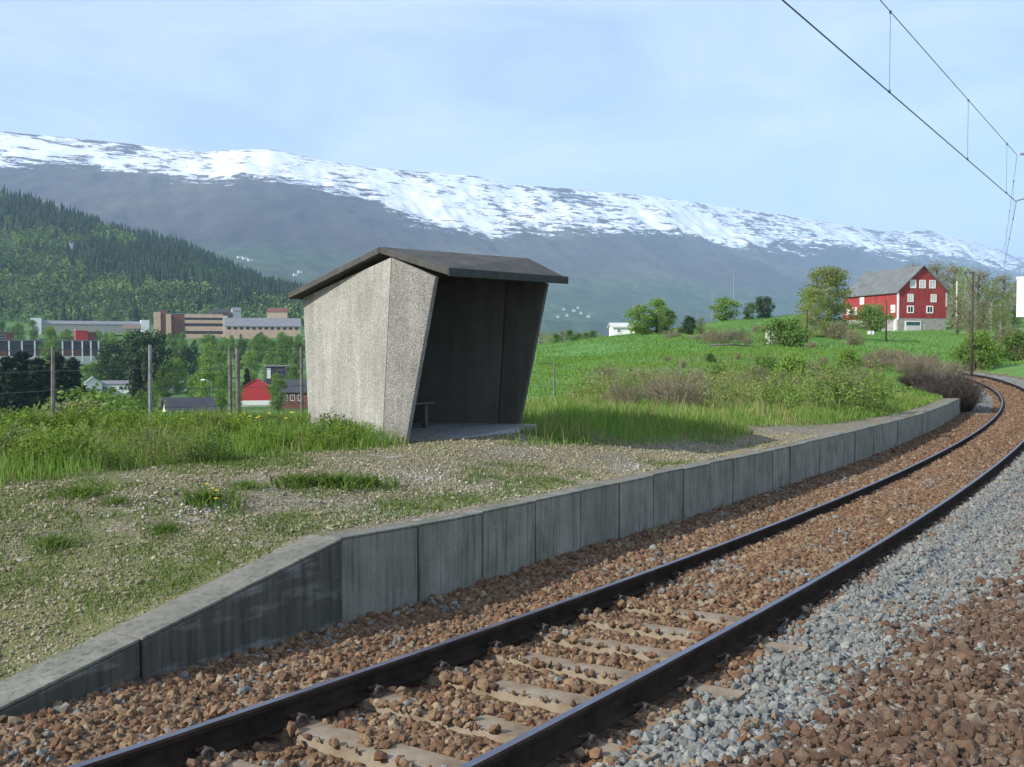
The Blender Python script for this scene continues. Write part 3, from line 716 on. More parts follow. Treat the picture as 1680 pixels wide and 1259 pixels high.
def stones(name, pos, size, mat, PV=ICO_V, PF=ICO_F, jit=.28):
    n = len(pos); V = PV[None]*(1+rng.uniform(-jit, jit, (n, len(PV), 1)))
    sc3 = rng.uniform(.6, 1.25, (n, 1, 3)); V = V*sc3*size[:, None, None]
    V = np.einsum('nij,nkj->nki', quat_mats(n), V) + pos[:, None]
    F = (PF[None] + (np.arange(n)*len(PV))[:, None, None]).reshape(-1, 3)
    return tag(mesh_np(name, V.reshape(-1, 3), F, mat), None, None, kind='stuff')
def in_view(P, m=.03):
    d = P[..., 1]; u = P[..., 0]/np.maximum(d, .1)
    return (d > 2.2) & (abs(u) < .53+m+.6/np.maximum(d, 1))
def scatter_track(n, s0, s1, o0, o1):
    s = rng.uniform(s0, s1, n); o = rng.uniform(o0, o1, n); p = tp(s, o); p[:, 2] = zbed(s, o)
    k = in_view(p); return s[k], o[k], p[k]
def lift(p, size, f=.25): q = p.copy(); q[:, 2] += size*rng.uniform(-.25, f, len(p)); return q
def off_sleeper(s, o):
    d = np.min(abs(s[:, None]-np.array(SLP)[None]), 1)
    on = (d < .10) & (abs(o) < 1.25)
    bare = np.where(abs(o) < .7, (fbm(s*1.1, o*1.6+3, 3, 77) > np.where(o < .12+.25*(fbm(s*3, o*0+1, 2, 78)-.5), np.interp(s, [-4, -1, .6, 2.2], [.28, .40, .52, .85]), np.interp(s, [-4, -1, 1, 3], [.50, .62, .70, .85]))), fbm(s*1.1, o*2, 3, 79) > np.where(o < 0, np.interp(s, [-3, 1, 4], [.38, .50, .80]), .62))
    bare = bare & (zbed(s, o) < railz(s)-.162)
    return ~(on & bare)
def offrail(o): return abs(abs(o)-.7525) > .085
s, o, p = scatter_track(280000, -8, 17, -8.6, 2.12)
g = greyness(s, o); gm = rng.uniform(0, 1, len(s)) < np.clip((g+(fbm(s*2, o*2, 4, 5)-.5)*1.1), 0, 1)*1.15 - .08
ok = off_sleeper(s, o) & offrail(o)
onsl = (np.min(abs(s[:, None]-np.array(SLP)[None]), 1) < .13) & (abs(o) < 1.22)      # stones lying over a sleeper rest on its top
p[onsl, 2] = np.maximum(p[onsl, 2], railz(s[onsl])-.158)
keep = rng.uniform(0, 1, len(s)) < np.interp(s, [-8, 4, 17], [1, .85, .5])
ok &= keep
sz = rng.gamma(5, .0042, len(s)).clip(.008, .047)
bk = ok & ~gm & (o > -1.6); bd = ok & ~gm & (o <= -1.6); gk = ok & gm
stones('ballast_stones', lift(p[bk], sz[bk]), sz[bk], M['ballast'])
stones('ballast_stones', lift(p[bd], sz[bd]*1.1, .5), sz[bd]*1.1, M['ballast_dark'])
stones('gravel_stones', lift(p[gk], sz[gk]*.95, .6), sz[gk]*.95, M['gravel'])
s, o, p = scatter_track(60000, 17, 62, -3.6, 2.1)
gm = rng.uniform(0, 1, len(s)) < greyness(s, o); sz = rng.gamma(9, .0042, len(s)).clip(.02, .07); k = offrail(o)
stones('ballast_stones', lift(p[k & ~gm], sz[k & ~gm]), sz[k & ~gm], M['ballast'], OCT_V, OCT_F)
stones('gravel_stones', lift(p[k & gm], sz[k & gm]), sz[k & gm], M['gravel'], OCT_V, OCT_F)
# pebbles on the platform
n = 190000; s = rng.uniform(-7, 14, n); o = rng.uniform(2.4, 9, n); p = tp(s, o); p[:, 2] = zplat(s, o) + (fbm(p[:, 0]*1.3, p[:, 1]*1.3, 4, 21)-.5)*.06*sstep(2.2, 2.8, o)
k = in_view(p) & (fbm(s*1.2, o*1.2, 4, 17) > rng.uniform(.2, .58, n)); p = p[k]; sz = rng.gamma(4, .0026, len(p)).clip(.005, .028)
stones('platform_pebbles', lift(p, sz, .6), sz, M['pebble'], OCT_V, OCT_F)
# pale crushed patches
pp = []
for (px, yr, rx, ry_) in ((750,793,.35,.14),(700,785,.3,.12),(680,783,.4,.15),(880,738,.5,.16),(840,742,.3,.1),(1030,771,.35,.12),(1050,767,.3,.1),(345,840,.12,.09),(360,838,.1,.07),(650,790,.3,.1),(1130,747,.4,.1),(620,850,.3,.1),(830,808,.4,.1),(230,885,.25,.1),(440,965,.1,.06),(300,880,.3,.08),(590,848,.25,.08)):
    Dd = 1.45*FPX/(yr-570)
    for it in range(4):
        x, y = at(px, Dd); ssx, oox = so(np.array([x]), np.array([y])); zz = float(zplat(ssx, oox)[0]); Dd = (HC-zz)*FPX/(yr-570)
    n = int(130*rx/.3); q = np.stack([x+rng.normal(0, rx*.7, n), y+rng.normal(0, ry_*2.6, n)], 1); a, b = so(q[:, 0], q[:, 1])
    q = np.c_[q, zplat(a, b)+.01]; pp.append(q[(b > 2.45)])
pp = np.concatenate(pp); sz = rng.gamma(3, .0026, len(pp)).clip(.004, .024)
stones('pale_crushed_stone', pp, sz, M['pale_stone'], OCT_V, OCT_F)

def blades(name, pos, h, w, mat, bend=.35, parent=None):
    n = len(pos); a = rng.uniform(0, 2*np.pi, n); b = rng.uniform(0, 2*np.pi, n)
    side = np.stack([np.cos(a), np.sin(a), 0*a], 1)*w[:, None]*.5; dr_ = np.stack([np.cos(b), np.sin(b), 0*b], 1)*(h*bend*rng.uniform(.2, 1.3, n))[:, None]
    up = np.stack([0*h, 0*h, h], 1)
    V = np.stack([pos-side, pos+side, pos+side*.8+dr_*.3+up*.55, pos-side*.8+dr_*.3+up*.55, pos+dr_+up*rng.uniform(.85, 1.05, n)[:, None]], 1)
    i = np.arange(n)*5
    return mesh_np(name, V.reshape(-1, 3), [np.stack([i, i+1, i+2, i+3], 1), np.stack([i+3, i+2, i+4], 1)], mat, parent)
def inpoly(x, y, poly):
    c = np.zeros(len(x), bool); j = len(poly)-1
    for i in range(len(poly)):
        xi, yi = poly[i]; xj, yj = poly[j]
        c ^= ((yi > y) != (yj > y)) & (x < (xj-xi)*(y-yi)/(yj-yi+1e-12)+xi); j = i
    return c
def zsurf(x, y):
    s, o = so(x, y); z = zground(x, y)
    inp = (o > 2.2) & (o < 10) & (s < 36.2)
    return np.where(inp, zplat(s, np.maximum(o, 2.2)), z)
def shelter_local(x, y):
    dx, dy = x-FX, y-FY; c, s_ = math.cos(SANG), math.sin(SANG); return dx*c+dy*s_, -dx*s_+dy*c
def not_in_shelter(x, y):
    u, w = shelter_local(x, y)
    inner = (w > -.5) & (w < 2.4) & (u > -.02+.3*np.clip(w-.3, 0, 3)) & (u < L+.1-.3*np.clip(w-.3, 0, 3))
    front = (w <= -.2) & (w > -1.2) & (u > .2) & (u < 2.3)
    return ~(inner | front)
def plat_xy(px, yr):
    Dd = 12.
    for it in range(14):
        x, y = at(px, Dd); zz = float(zsurf(np.array([x]), np.array([y]))[0]); Dd = .5*Dd + .5*(HC-zz)*FPX/max(20, yr-570)
    return at(px, Dd)
POLY_L = [plat_xy(*q) for q in ((-60, 815), (0, 806), (150, 782), (300, 764), (480, 750), (600, 742), (668, 733))] + [(-1.3, 15.6), (-2.5, 17.4), (-2, 22), (-5, 24), (-14, 21), (-16, 12)]
POLY_R = [(.2, 17.9)] + [plat_xy(*q) for q in ((815, 733), (900, 736), (1000, 735), (1120, 730), (1200, 726), (1245, 714))] + [tuple(tp(q, o)[:2]) for q, o in ((13.5, 4.0), (18, 3.1), (23, 2.85), (29, 2.75), (35.8, 2.7))] + [(15, 50), (4, 46), (-2, 24), (-1.5, 19.5)]
def scat_poly(poly, n):
    P = np.array(poly); x = rng.uniform(P[:, 0].min(), P[:, 0].max(), n); y = rng.uniform(P[:, 1].min(), P[:, 1].max(), n)
    k = inpoly(x, y, poly); return x[k], y[k]
def grass_stuff(name, poly, n, h0, h1, w, mat, label=None, seed=0, thr=.0, bend=.35, edge=None):
    x, y = scat_poly(poly, n); k = not_in_shelter(x, y) & in_view(np.stack([x, y], 1))
    k &= fbm(x*.8, y*.8, 4, seed) > rng.uniform(thr, thr+.25, len(x)); x, y = x[k], y[k]
    de = np.full(len(x), 9.); P = np.array(poly)
    for a, b in zip(P, np.roll(P, -1, 0)):
        ab = b-a; t = np.clip(((x-a[0])*ab[0]+(y-a[1])*ab[1])/(ab@ab), 0, 1); de = np.minimum(de, np.hypot(x-a[0]-t*ab[0], y-a[1]-t*ab[1]))
    hm = (fbm(x*.9+7, y*.9, 3, seed+50)*1.7+.15)*np.clip(.5+de/1.2, .5, 1)
    kk_ = rng.uniform(0, 1, len(x)) < .6+de*1.1; x, y, hm = x[kk_], y[kk_], hm[kk_]
    h = rng.uniform(h0, h1, len(x))*hm
    p = np.stack([x, y, zsurf(x, y)-.02], 1)
    return tag(blades(name, p, h, w*rng.uniform(.6, 1.4, len(x))*np.clip(y/15, .9, 2.2), mat, bend), None, None, kind='stuff')
grass_stuff('tall_grass', POLY_L, 110000, .09, .34, .012, M['grass_tall'], seed=3, thr=.05)
grass_stuff('tall_grass', POLY_R, 230000, .10, .36, .012, M['grass_tall'], seed=4, thr=.05)
grass_stuff('dry_grass', POLY_R, 30000, .2, .5, .009, M['grass_dry'], seed=5, thr=.32)
grass_stuff('dry_grass', POLY_L, 22000, .10, .40, .009, M['grass_dry'], seed=6, thr=.3)
grass_stuff('dry_grass', POLY_R[5:12] + [(14, 40.6), (4, 24)], 26000, .08, .28, .010, M['grass_dry'], seed=8, thr=.25)
# short patchy grass on the gravel
n = 220000; s = rng.uniform(-7, 12, n); o = rng.uniform(2.45, 9.5, n); p = tp(s, o); p[:, 2] = zplat(s, o)-.005
den = fbm(p[:, 0]*.9, p[:, 1]*.9, 4, 61)*.7+fbm(p[:, 0]*4, p[:, 1]*4, 3, 62)*.3 + .14*sstep(5, 8, o) + .11*sstep(1, -4, s) - .06*sstep(1.5, 5, s)
k = in_view(p) & (den > rng.uniform(.50, .68, n)) & not_in_shelter(p[:, 0], p[:, 1]); p = p[k]
tag(blades('short_grass', p, rng.uniform(.015, .065, len(p)), rng.uniform(.005, .012, len(p)), M['grass_short'], .8), None, None, kind='stuff')
# meadow sward out to the middle distance
n = 120000; x = rng.uniform(-3, 34, n); y = 24+60*rng.uniform(0, 1, n)**1.5; s, o = so(x, y)
k = in_view(np.stack([x, y], 1)) & ((o > 9) | ((s > 37) & (o > 4)) | (o < -7)) & (fbm(x*.3, y*.3, 4, 71) > rng.uniform(.2, .6, n)); x, y = x[k], y[k]
tag(blades('meadow_grass', np.stack([x, y, zground(x, y)-.02], 1), rng.uniform(.08, .26, len(x)), rng.uniform(.012, .03, len(x))*np.clip(y/30, .8, 2), M['grass_tall'], .5), None, None, kind='stuff')

n = 130000; x = rng.uniform(-3, 75, n); y = 75+115*rng.uniform(0, 1, n)**1.3; k = in_view(np.stack([x, y], 1)) & (x > .02*y) & (fbm(x*.12, y*.12, 5, 72) > rng.uniform(.25, .6, n)); x, y = x[k], y[k]
tag(blades('meadow_grass', np.stack([x, y, zground(x, y)-.03], 1), rng.uniform(.10, .28, len(x)), rng.uniform(.05, .12, len(x)), M['grass_meadow'], .6), None, None, kind='stuff')

# ------------------------------------------------------------------ plants
def leaf_quads(P, size, flat=.0):
    n = len(P); Rm = quat_mats(n); q = np.array([(-.5,0,0),(0,-.32,.06),(.5,0,0),(0,.32,.06)])
    V = np.einsum('nij,kj->nki', Rm, q)*size[:, None, None] + P[:, None]
    i = np.arange(n)*4; return V.reshape(-1, 3), np.stack([i, i+1, i+2, i+3], 1)
def crown_points(n, nclump, shape, clump_r, seed):
    """clumps placed inside an envelope; shape(t)-> (radius at relative height t)"""
    r2 = np.random.default_rng(seed); cs = []
    while len(cs) < nclump:
        t = r2.uniform(0, 1); a = r2.uniform(0, 2*np.pi); rr = shape(t)*r2.uniform(.25, 1.0)**.6*r2.uniform(.75, 1.12)
        cs.append((rr*np.cos(a), rr*np.sin(a), t, r2.uniform(.6, 1.3)))
    cs = np.array(cs); i = r2.integers(0, nclump, n); d = r2.normal(size=(n, 3)); d /= np.linalg.norm(d, axis=1)[:, None]
    rad = clump_r*cs[i, 3]*r2.uniform(.1, 1, n)**.45
    return cs, cs[i, :3], d*rad[:, None]
def tree_proto(name, label, cat, H, width, leafm, n, size, nclump, shape, trunkm, trunk_frac=.2, clump=.16, seed=1, limbs=True, droop=0):
    r2 = np.random.default_rng(seed+100)
    root = thing(name, label, cat)
    z0 = H*trunk_frac; ch = H-z0
    cs, base, d = crown_points(n, nclump, lambda t: shape(t)*width/2, clump*H, seed)
    P = base.copy(); P[:, 2] = z0 + P[:, 2]*ch*.94; P = P + d*np.array([1, 1, .8]); 
    if droop: P[:, 2] -= droop*np.hypot(P[:, 0], P[:, 1])
    P[:, 2] = np.maximum(P[:, 2], .03*H)
    V, F = leaf_quads(P, size*r2.uniform(.6, 1.4, n))
    mesh_np('crown', V, F, leafm, root)
    m = MB(); bend = r2.uniform(-.03, .03, 2)*H
    m.tube([(0, 0, -.3), (bend[0]*.4, bend[1]*.4, H*.35), (bend[0], bend[1], H*.72), (bend[0], bend[1], H*.93)], H*.022+.015, 7, H*.004)
    if limbs:
        for c in cs[:max(10, nclump//2)]:
            t = c[2]; zc = z0 + t*ch*.94; zs = max(H*.06, zc - .35*math.hypot(c[0], c[1])-.08*H)
            m.tube([(bend[0]*zs/H, bend[1]*zs/H, zs), (c[0]*.55, c[1]*.55, (zs+zc)/2+.02*H), (c[0]*.95, c[1]*.95, zc - droop*math.hypot(c[0], c[1]))], H*.0075+.004, 4, .004)
    m.obj('trunk', trunkm, root, smooth=True)
    return root
def bush_proto(name, label, H, width, leafm, n, size, nclump, twigm, seed, clump=.2):
    r2 = np.random.default_rng(seed); root = thing(name, label, 'bush')
    cs, base, d = crown_points(n, nclump, lambda t: width/2*(.75+.4*math.sin(math.pi*min(1, t+.15)) - .55*max(0, t-.5)), clump*H, seed)
    P = base.copy(); P[:, 2] = .1*H + P[:, 2]*H*.8; P = P+d*np.array([1, 1, .9]); P[:, 2] = np.maximum(P[:, 2], .02)
    V, F = leaf_quads(P, size*r2.uniform(.6, 1.4, n)); mesh_np('foliage', V, F, leafm, root)
    m = MB()
    for c in cs: m.tube([(c[0]*.15, c[1]*.15, -.1), (c[0]*.6, c[1]*.6, .1*H+c[2]*H*.45), (c[0]*1.05, c[1]*1.05, .12*H+c[2]*H*.86)], .014*H+.004, 4, .003)
    m.obj('stems', twigm, root)
    return root
def twig_proto(name, label, H, width, mat, n, seed, rad=.008, arch=.3):
    r2 = np.random.default_rng(seed); root = thing(name, label, 'bush'); m = MB()
    for k in range(n):
        a = r2.uniform(0, 2*np.pi); q = r2.uniform(0, 1)**.6*width/2; h = H*r2.uniform(.5, 1)*(1-.35*(q/(width/2))**2)
        b = r2.uniform(0, 2*np.pi); bx, by = .35*q*np.cos(a), .35*q*np.sin(a); ex, ey = q*np.cos(a)+arch*h*np.cos(b)*.4, q*np.sin(a)+arch*h*np.sin(b)*.4
        p0, p1, p2 = Vector((bx, by, -.1)), Vector(((bx+ex)/2, (by+ey)/2, h*.6)), Vector((ex, ey, h))
        m.tube([p0, p1, p2], rad, 3, rad*.35)
        for j in range(5):
            f = r2.uniform(.3, .95); s0 = p0.lerp(p1, f*2) if f < .5 else p1.lerp(p2, f*2-1); dv = Vector(r2.normal(size=3)); dv.z = abs(dv.z)*.8+.2
            m.tube([s0, s0+dv.normalized()*H*r2.uniform(.1, .25)], rad*.55, 3, rad*.2)
    m.obj('branches', mat, root)
    return root
def placed(root, H0): root['H0'] = H0; return root
used = set()
def put(root, x, y, H, H0, rz=None, wide=1.0, label=None, group=None, zofs=0, z=None):
    rz = random.uniform(0, 6.28) if rz is None else rz; s = H/H0; zz = (gz(x, y) if z is None else z)+zofs
    if root.name not in used:
        used.add(root.name); root.location = (x, y, zz); root.rotation_euler = (0, 0, rz); root.scale = (s*wide, s*wide, s)
        if label: root['label'] = label
        if group: root['group'] = group
        return root
    return dup(root, (x, y, zz), rz, (s*wide, s*wide, s), label, group)
rounds = lambda t: (.55+.9*t if t < .45 else .95*math.sqrt(max(0, 1-((t-.45)/.58)**2)))
column = lambda t: .55+.5*math.sin(math.pi*(t*.85+.1)) - .5*max(0, t-.6)
cone = lambda t: max(.04, 1.0-t)
T_dec = [tree_proto('deciduous_tree', None, 'tree', 10, 6.5, M['leaf_light'], 3000, .46, 60, rounds, M['trunk'], .06, .13, 11),
         tree_proto('deciduous_tree', None, 'tree', 10, 5.5, M['leaf_mid'], 3000, .46, 60, rounds, M['trunk'], .05, .13, 12),
         tree_proto('deciduous_tree', None, 'tree', 10, 4.2, M['leaf_light'], 2600, .42, 60, column, M['trunk'], .04, .11, 13)]
T_dark = tree_proto('dark_deciduous_tree', None, 'tree', 10, 8.2, M['leaf_dark'], 4200, .48, 80, rounds, M['trunk'], .03, .13, 14)
T_con = tree_proto('conifer_tree', None, 'tree', 12, 5.6, M['needle'], 5200, .46, 130, cone, M['trunk'], .02, .06, 15, droop=.25)
T_birch = tree_proto('birch_tree', None, 'tree', 9, 4.6, M['leaf_birch'], 9000, .20, 150, column, M['birch_bark'], .02, .085, 16, droop=.15)
T_bare = [tree_proto('budding_tree', None, 'tree', 10, 5.0, M['leaf_olive'], 3600, .22, 110, rounds, M['trunk'], .05, .10, 17),
          tree_proto('budding_tree', None, 'tree', 10, 4.2, M['leaf_birch'], 3600, .24, 100, column, M['birch_bark'], .05, .10, 18)]
B_g = bush_proto('green_bush', None, 2, 2.2, M['leaf_light'], 4200, .12, 70, M['twig'], 21)
B_m = bush_proto('green_bush', None, 2, 2.4, M['leaf_mid'], 4000, .12, 70, M['twig'], 22)
B_o = bush_proto('budding_bush', None, 2, 2.4, M['leaf_olive'], 2600, .10, 90, M['twig'], 23)
def sapling_proto(name, leafm, H, width, n, seed, lsize, per):
    r2 = np.random.default_rng(seed); root = thing(name, None, 'bush'); m = MB(); P = []
    for k in range(n):
        a = r2.uniform(0, 2*np.pi); q = r2.uniform(0, 1)**.6*width/2; h = H*r2.uniform(.4, 1)*(1-.25*q/(width/2)); lx, ly = r2.normal(0, .10, 2)*h
        b0 = Vector((q*np.cos(a)*.6, q*np.sin(a)*.6, -.1)); b1 = Vector((q*np.cos(a), q*np.sin(a), h*.5)); b2 = Vector((q*np.cos(a)+lx, q*np.sin(a)+ly, h))
        m.tube([b0, b1, b2], .009, 3, .003)
        for j in range(per):
            f = r2.uniform(.15, 1.0); c = b0.lerp(b1, f*2) if f < .5 else b1.lerp(b2, f*2-1); d = r2.normal(0, .055*H*(1.15-f*.6), 3); P.append((c.x+d[0], c.y+d[1], max(.03, c.z+d[2])))
    P = np.array(P); V, F = leaf_quads(P, lsize*r2.uniform(.6, 1.4, len(P))); mesh_np('foliage', V, F, leafm, root); m.obj('stems', M['twig'], root); return root
S_l = sapling_proto('sapling_thicket', M['leaf_birch'], 2, 2.4, 26, 31, .075, 60)
S_g = sapling_proto('sapling_thicket', M['leaf_light'], 2, 2.2, 22, 32, .085, 70)
S_o = sapling_proto('sapling_thicket', M['leaf_olive'], 2, 2.4, 30, 33, .065, 45)
S_w = sapling_proto('leafy_weed_clump', M['weed'], 1, 1.2, 34, 34, .06, 46)
S_d = sapling_proto('leafy_weed_clump', M['leaf_mid'], 1, 1.2, 34, 36, .06, 40)
S_y = sapling_proto('leafy_weed_clump', M['leaf_birch'], 1, 1.2, 34, 35, .05, 34)
B_t = twig_proto('bare_bush', None, 1.6, 2.2, M['twig'], 120, 25, .011)
B_td = twig_proto('brush_heap', None, 1.6, 2.6, M['twig_dark'], 260, 26, .016, .9)

GV = 'trees among the valley houses'
def tree_px(root, H0, px, ybase, ytop, D, wide=1.0, label=None, group=None):
    x, y = at(px, D); z = zrow(ybase, D); zg = gz(x, y); ztop = zrow(ytop, D)
    return put(root, x, y, max(.4, ztop-zg), H0, None, wide, label, group)
# dark spruces at the left edge
for i, (px, yt, D) in enumerate(((-20, 592, 190), (12, 588, 200), (38, 578, 205), (62, 590, 198), (92, 582, 204), (118, 590, 200), (60, 600, 180), (105, 606, 186), (20, 610, 178))):
    tree_px(T_con, 12, px, 690, yt-4, D, 1.75, 'dark spruce in the dense clump at the left edge behind the street lamp', 'dark spruces in the clump at the left')
tree_px(T_dark, 10, 238, 640, 540, 320, .95, 'large dark round tree left of the brown brick school', GV)
tree_px(T_dark, 10, 190, 640, 556, 345, .9, 'dark tree behind the white gabled houses beside the larger dark tree', GV)
tree_px(T_dark, 10, 312, 610, 566, 380, .9, 'smaller dark round tree below the brown brick school', GV)
tree_px(T_con, 12, 226, 650, 588, 250, .8, 'narrow dark conifer in front of the white long building', GV)
tree_px(T_con, 12, 405, 650, 604, 290, 1.1, 'dark conifer beside the small red house', GV)
tree_px(T_dec[2], 10, 82, 590, 535, 425, .9, 'slim bright green tree in front of the long flat-roofed building', GV)
for i, (px, yt, D, k, w) in enumerate(((345, 562, 360, 0, .9), (362, 575, 300, 2, .9), (338, 600, 240, 0, .8), (395, 556, 440, 1, 1), (420, 552, 470, 0, 1), (445, 556, 450, 2, 1), (470, 552, 470, 0, 1), (488, 560, 430, 1, 1),
        (410, 575, 360, 0, .9), (440, 580, 370, 2, .9), (462, 572, 390, 0, 1), (280, 572, 400, 2, .9), (292, 588, 330, 0, .8), (165, 590, 380, 0, .9), (178, 600, 360, 1, .8), (140, 598, 370, 0, .8), (270, 600, 300, 1, .8), (320, 612, 260, 0, .8),
        (360, 618, 220, 2, .8), (390, 625, 250, 0, .7), (30, 530, 640, 0, 1), (55, 525, 690, 2, 1), (5, 528, 660, 1, 1), (110, 540, 600, 0, 1), (130, 545, 560, 1, 1), (160, 541, 610, 0, 1), (185, 545, 560, 2, 1), (210, 543, 600, 0, 1), (240, 550, 520, 0, 1), (300, 556, 560, 0, 1), (320, 558, 540, 1, .9), (380, 550, 590, 2, 1), (355, 556, 600, 0, 1), (460, 548, 620, 1, 1), (430, 550, 600, 0, 1), (490, 548, 600, 0, 1),
        (455, 612, 235, 0, .8), (478, 600, 300, 1, .9), (250, 625, 240, 0, .8), (230, 640, 200, 1, .8), (205, 650, 150, 0, .9))):
    tree_px(T_dec[k], 10, px, 0, yt, D, w, ['light green rounded tree among the valley houses', 'mid green rounded tree among the valley houses', 'slim light green tree among the valley houses'][k], GV)
rv = random.Random(5)
for i in range(58):
    if i < 22: D, px, yt = rv.uniform(300, 430), rv.uniform(150, 495), rv.uniform(592, 618)
    else: D, px, yt = rv.uniform(480, 680), rv.uniform(165, 500), rv.uniform(543, 560)
    if 385 < px < 470 and yt > 585: continue
    k = rv.choice((0, 0, 1, 2)); tree_px(T_dec[k], 10, px, 0, yt, D, 1.0, ['light green rounded tree among the valley houses', 'mid green rounded tree among the valley houses', 'slim light green tree among the valley houses'][k], GV)
for i in range(9):
    px = 884+i*13+rv.uniform(-4, 4); tree_px(rv.choice((T_bare[0], T_dec[1], T_bare[1])), 10, px, 0, rv.uniform(536, 548), rv.uniform(165, 210), 1.3, 'low brownish green tree in the hedge at the far edge of the meadow', 'hedge at the far edge of the meadow')
# bushes on the slope below the fence
for i, (px, yt, D, r, w) in enumerate(((150, 640, 62, B_m, 1.2), (120, 655, 55, B_o, 1.1), (180, 652, 58, B_g, 1.1), (205, 660, 52, B_m, 1.1), (110, 672, 42, B_t, 1.0), (228, 662, 60, B_o, 1), (280, 676, 48, B_m, .9), (262, 680, 36, B_g, .9))):
    tree_px(r, 1.6 if r is B_t else 2, px, 0, yt, D, w, {B_m.name: 'mid green bush on the slope just below the left fence', B_g.name: 'light green bush on the slope just below the left fence', B_o.name: 'brownish budding bush on the slope below the left fence', B_t.name: 'bare twiggy bush on the slope below the left fence'}[r.name], 'bushes on the slope below the left fence')
# weeds at the fence line
for i, (px, yt, D, w) in enumerate(((8, 660, 15.2, 1.1), (30, 664, 15.6, 1.1), (52, 672, 15.4, 1.0), (68, 678, 15.8, 1.0), (-20, 662, 14.6, 1.1), (15, 700, 14.2, 1), (48, 705, 14.0, 1), (100, 712, 15.4, 1), (300, 712, 17.2, .9), (345, 714, 16.8, .9), (420, 692, 17.2, 1), (455, 676, 17.4, 1), (500, 682, 16.8, 1), (540, 690, 16.2, 1), (565, 702, 15.7, 1), (590, 712, 15.2, .9), (205, 700, 16.8, .9), (160, 706, 16.2, .9), (385, 705, 16.2, .9), (270, 708, 16.6, .9), (20, 715, 13.6, 1), (60, 728, 13.4, 1))):
    tree_px(S_w, 1, px, 0, yt, D, w*1.1, 'bright green leafy weed clump standing at the fence left of the shelter' if px > 80 else 'dense bright green weed clump at the left edge of the tall grass', 'leafy weeds along the fence')
rv = random.Random(9)
for i in range(95):
    px = rv.uniform(-30, 610); D = rv.uniform(11.5, 17.2)
    x, y = at(px, D)
    if not inpoly(np.array([x]), np.array([y]), POLY_L)[0] or not not_in_shelter(np.array([x]), np.array([y]))[0]: continue
    rr, h0 = rv.choice(((S_w, 1), (S_w, 1), (S_y, 1), (S_w, 1), (S_d, 1))); hh = rv.uniform(.22, .55)*(1.25 if px < 120 else 1)
    lab = {S_w.name: 'bright green leafy weed clump in the tall grass left of the shelter', S_y.name: 'yellowish weed clump in the tall grass left of the shelter', S_d.name: 'darker green weed clump in the tall grass left of the shelter'}[rr.name]
    put(rr, x, y, hh, h0, None, rv.uniform(1.0, 1.7), lab, 'weeds in the tall grass left of the shelter')
# right side: hill crest trees
GC = 'trees along the crest of the meadow'
tree_px(T_dec[0], 10, 1047, 555, 500, 132, 1.50, 'broad light green tree covering half of the small white house', GC)
tree_px(T_dec[2], 10, 1077, 555, 490, 134, 1.65, 'taller light green tree with a pointed top beside the small white house', GC)
tree_px(T_dec[1], 10, 1094, 555, 508, 130, 1.35, 'darker tree at the right side of the clump by the small white house', GC)
tree_px(T_dark, 10, 1130, 555, 518, 125, 1.05, 'dark low tree right of the clump by the white house', GC)
tree_px(T_bare[0], 10, 1150, 555, 520, 125, 1.35, 'brownish budding tree left of the crest trees', GC)
tree_px(T_dec[0], 10, 1190, 530, 488, 178, 2.0, 'light green tree on the meadow crest, widest of the crest row', GC)
tree_px(T_dec[1], 10, 1228, 527, 497, 178, 1.35, 'small mid green round tree on the meadow crest', GC)
tree_px(T_dark, 10, 1253, 525, 486, 182, 1.12, 'dark rounded tree on the meadow crest, rightmost of the crest row', GC)
tree_px(T_birch, 9, 1355, 560, 434, 122, 1.50, 'tall drooping birch left of the red barn', 'birches and budding trees round the barn')
tree_px(T_birch, 9, 1335, 560, 470, 118, 1.20, 'shorter birch leaning against the tall birch left of the barn', 'birches and budding trees round the barn')
tree_px(B_m, 2, 1430, 550, 500, 165, 1.15, 'dark green bushy tree in front of the long side of the barn', 'birches and budding trees round the barn')
for px, yt, D, k, w in ((1535, 428, 235, 0, .9), (1562, 432, 215, 0, 1), (1582, 436, 205, 1, 1), (1604, 440, 190, 0, 1), (1626, 455, 180, 1, 1), (1645, 448, 200, 0, 1), (1662, 462, 185, 1, 1), (1570, 480, 160, 0, .9), (1612, 490, 150, 0, .9), (1640, 495, 150, 1, .9), (1590, 505, 140, 0, .8), (1700, 440, 190, 0, 1), (1725, 450, 170, 1, 1), (1500, 430, 250, 0, .9)):
    tree_px(T_bare[k], 10, px, 0, yt, D, w, ['brownish budding tree in the grove right of the red barn', 'pale green budding tree in the grove right of the red barn'][k], 'budding trees in the grove right of the barn')
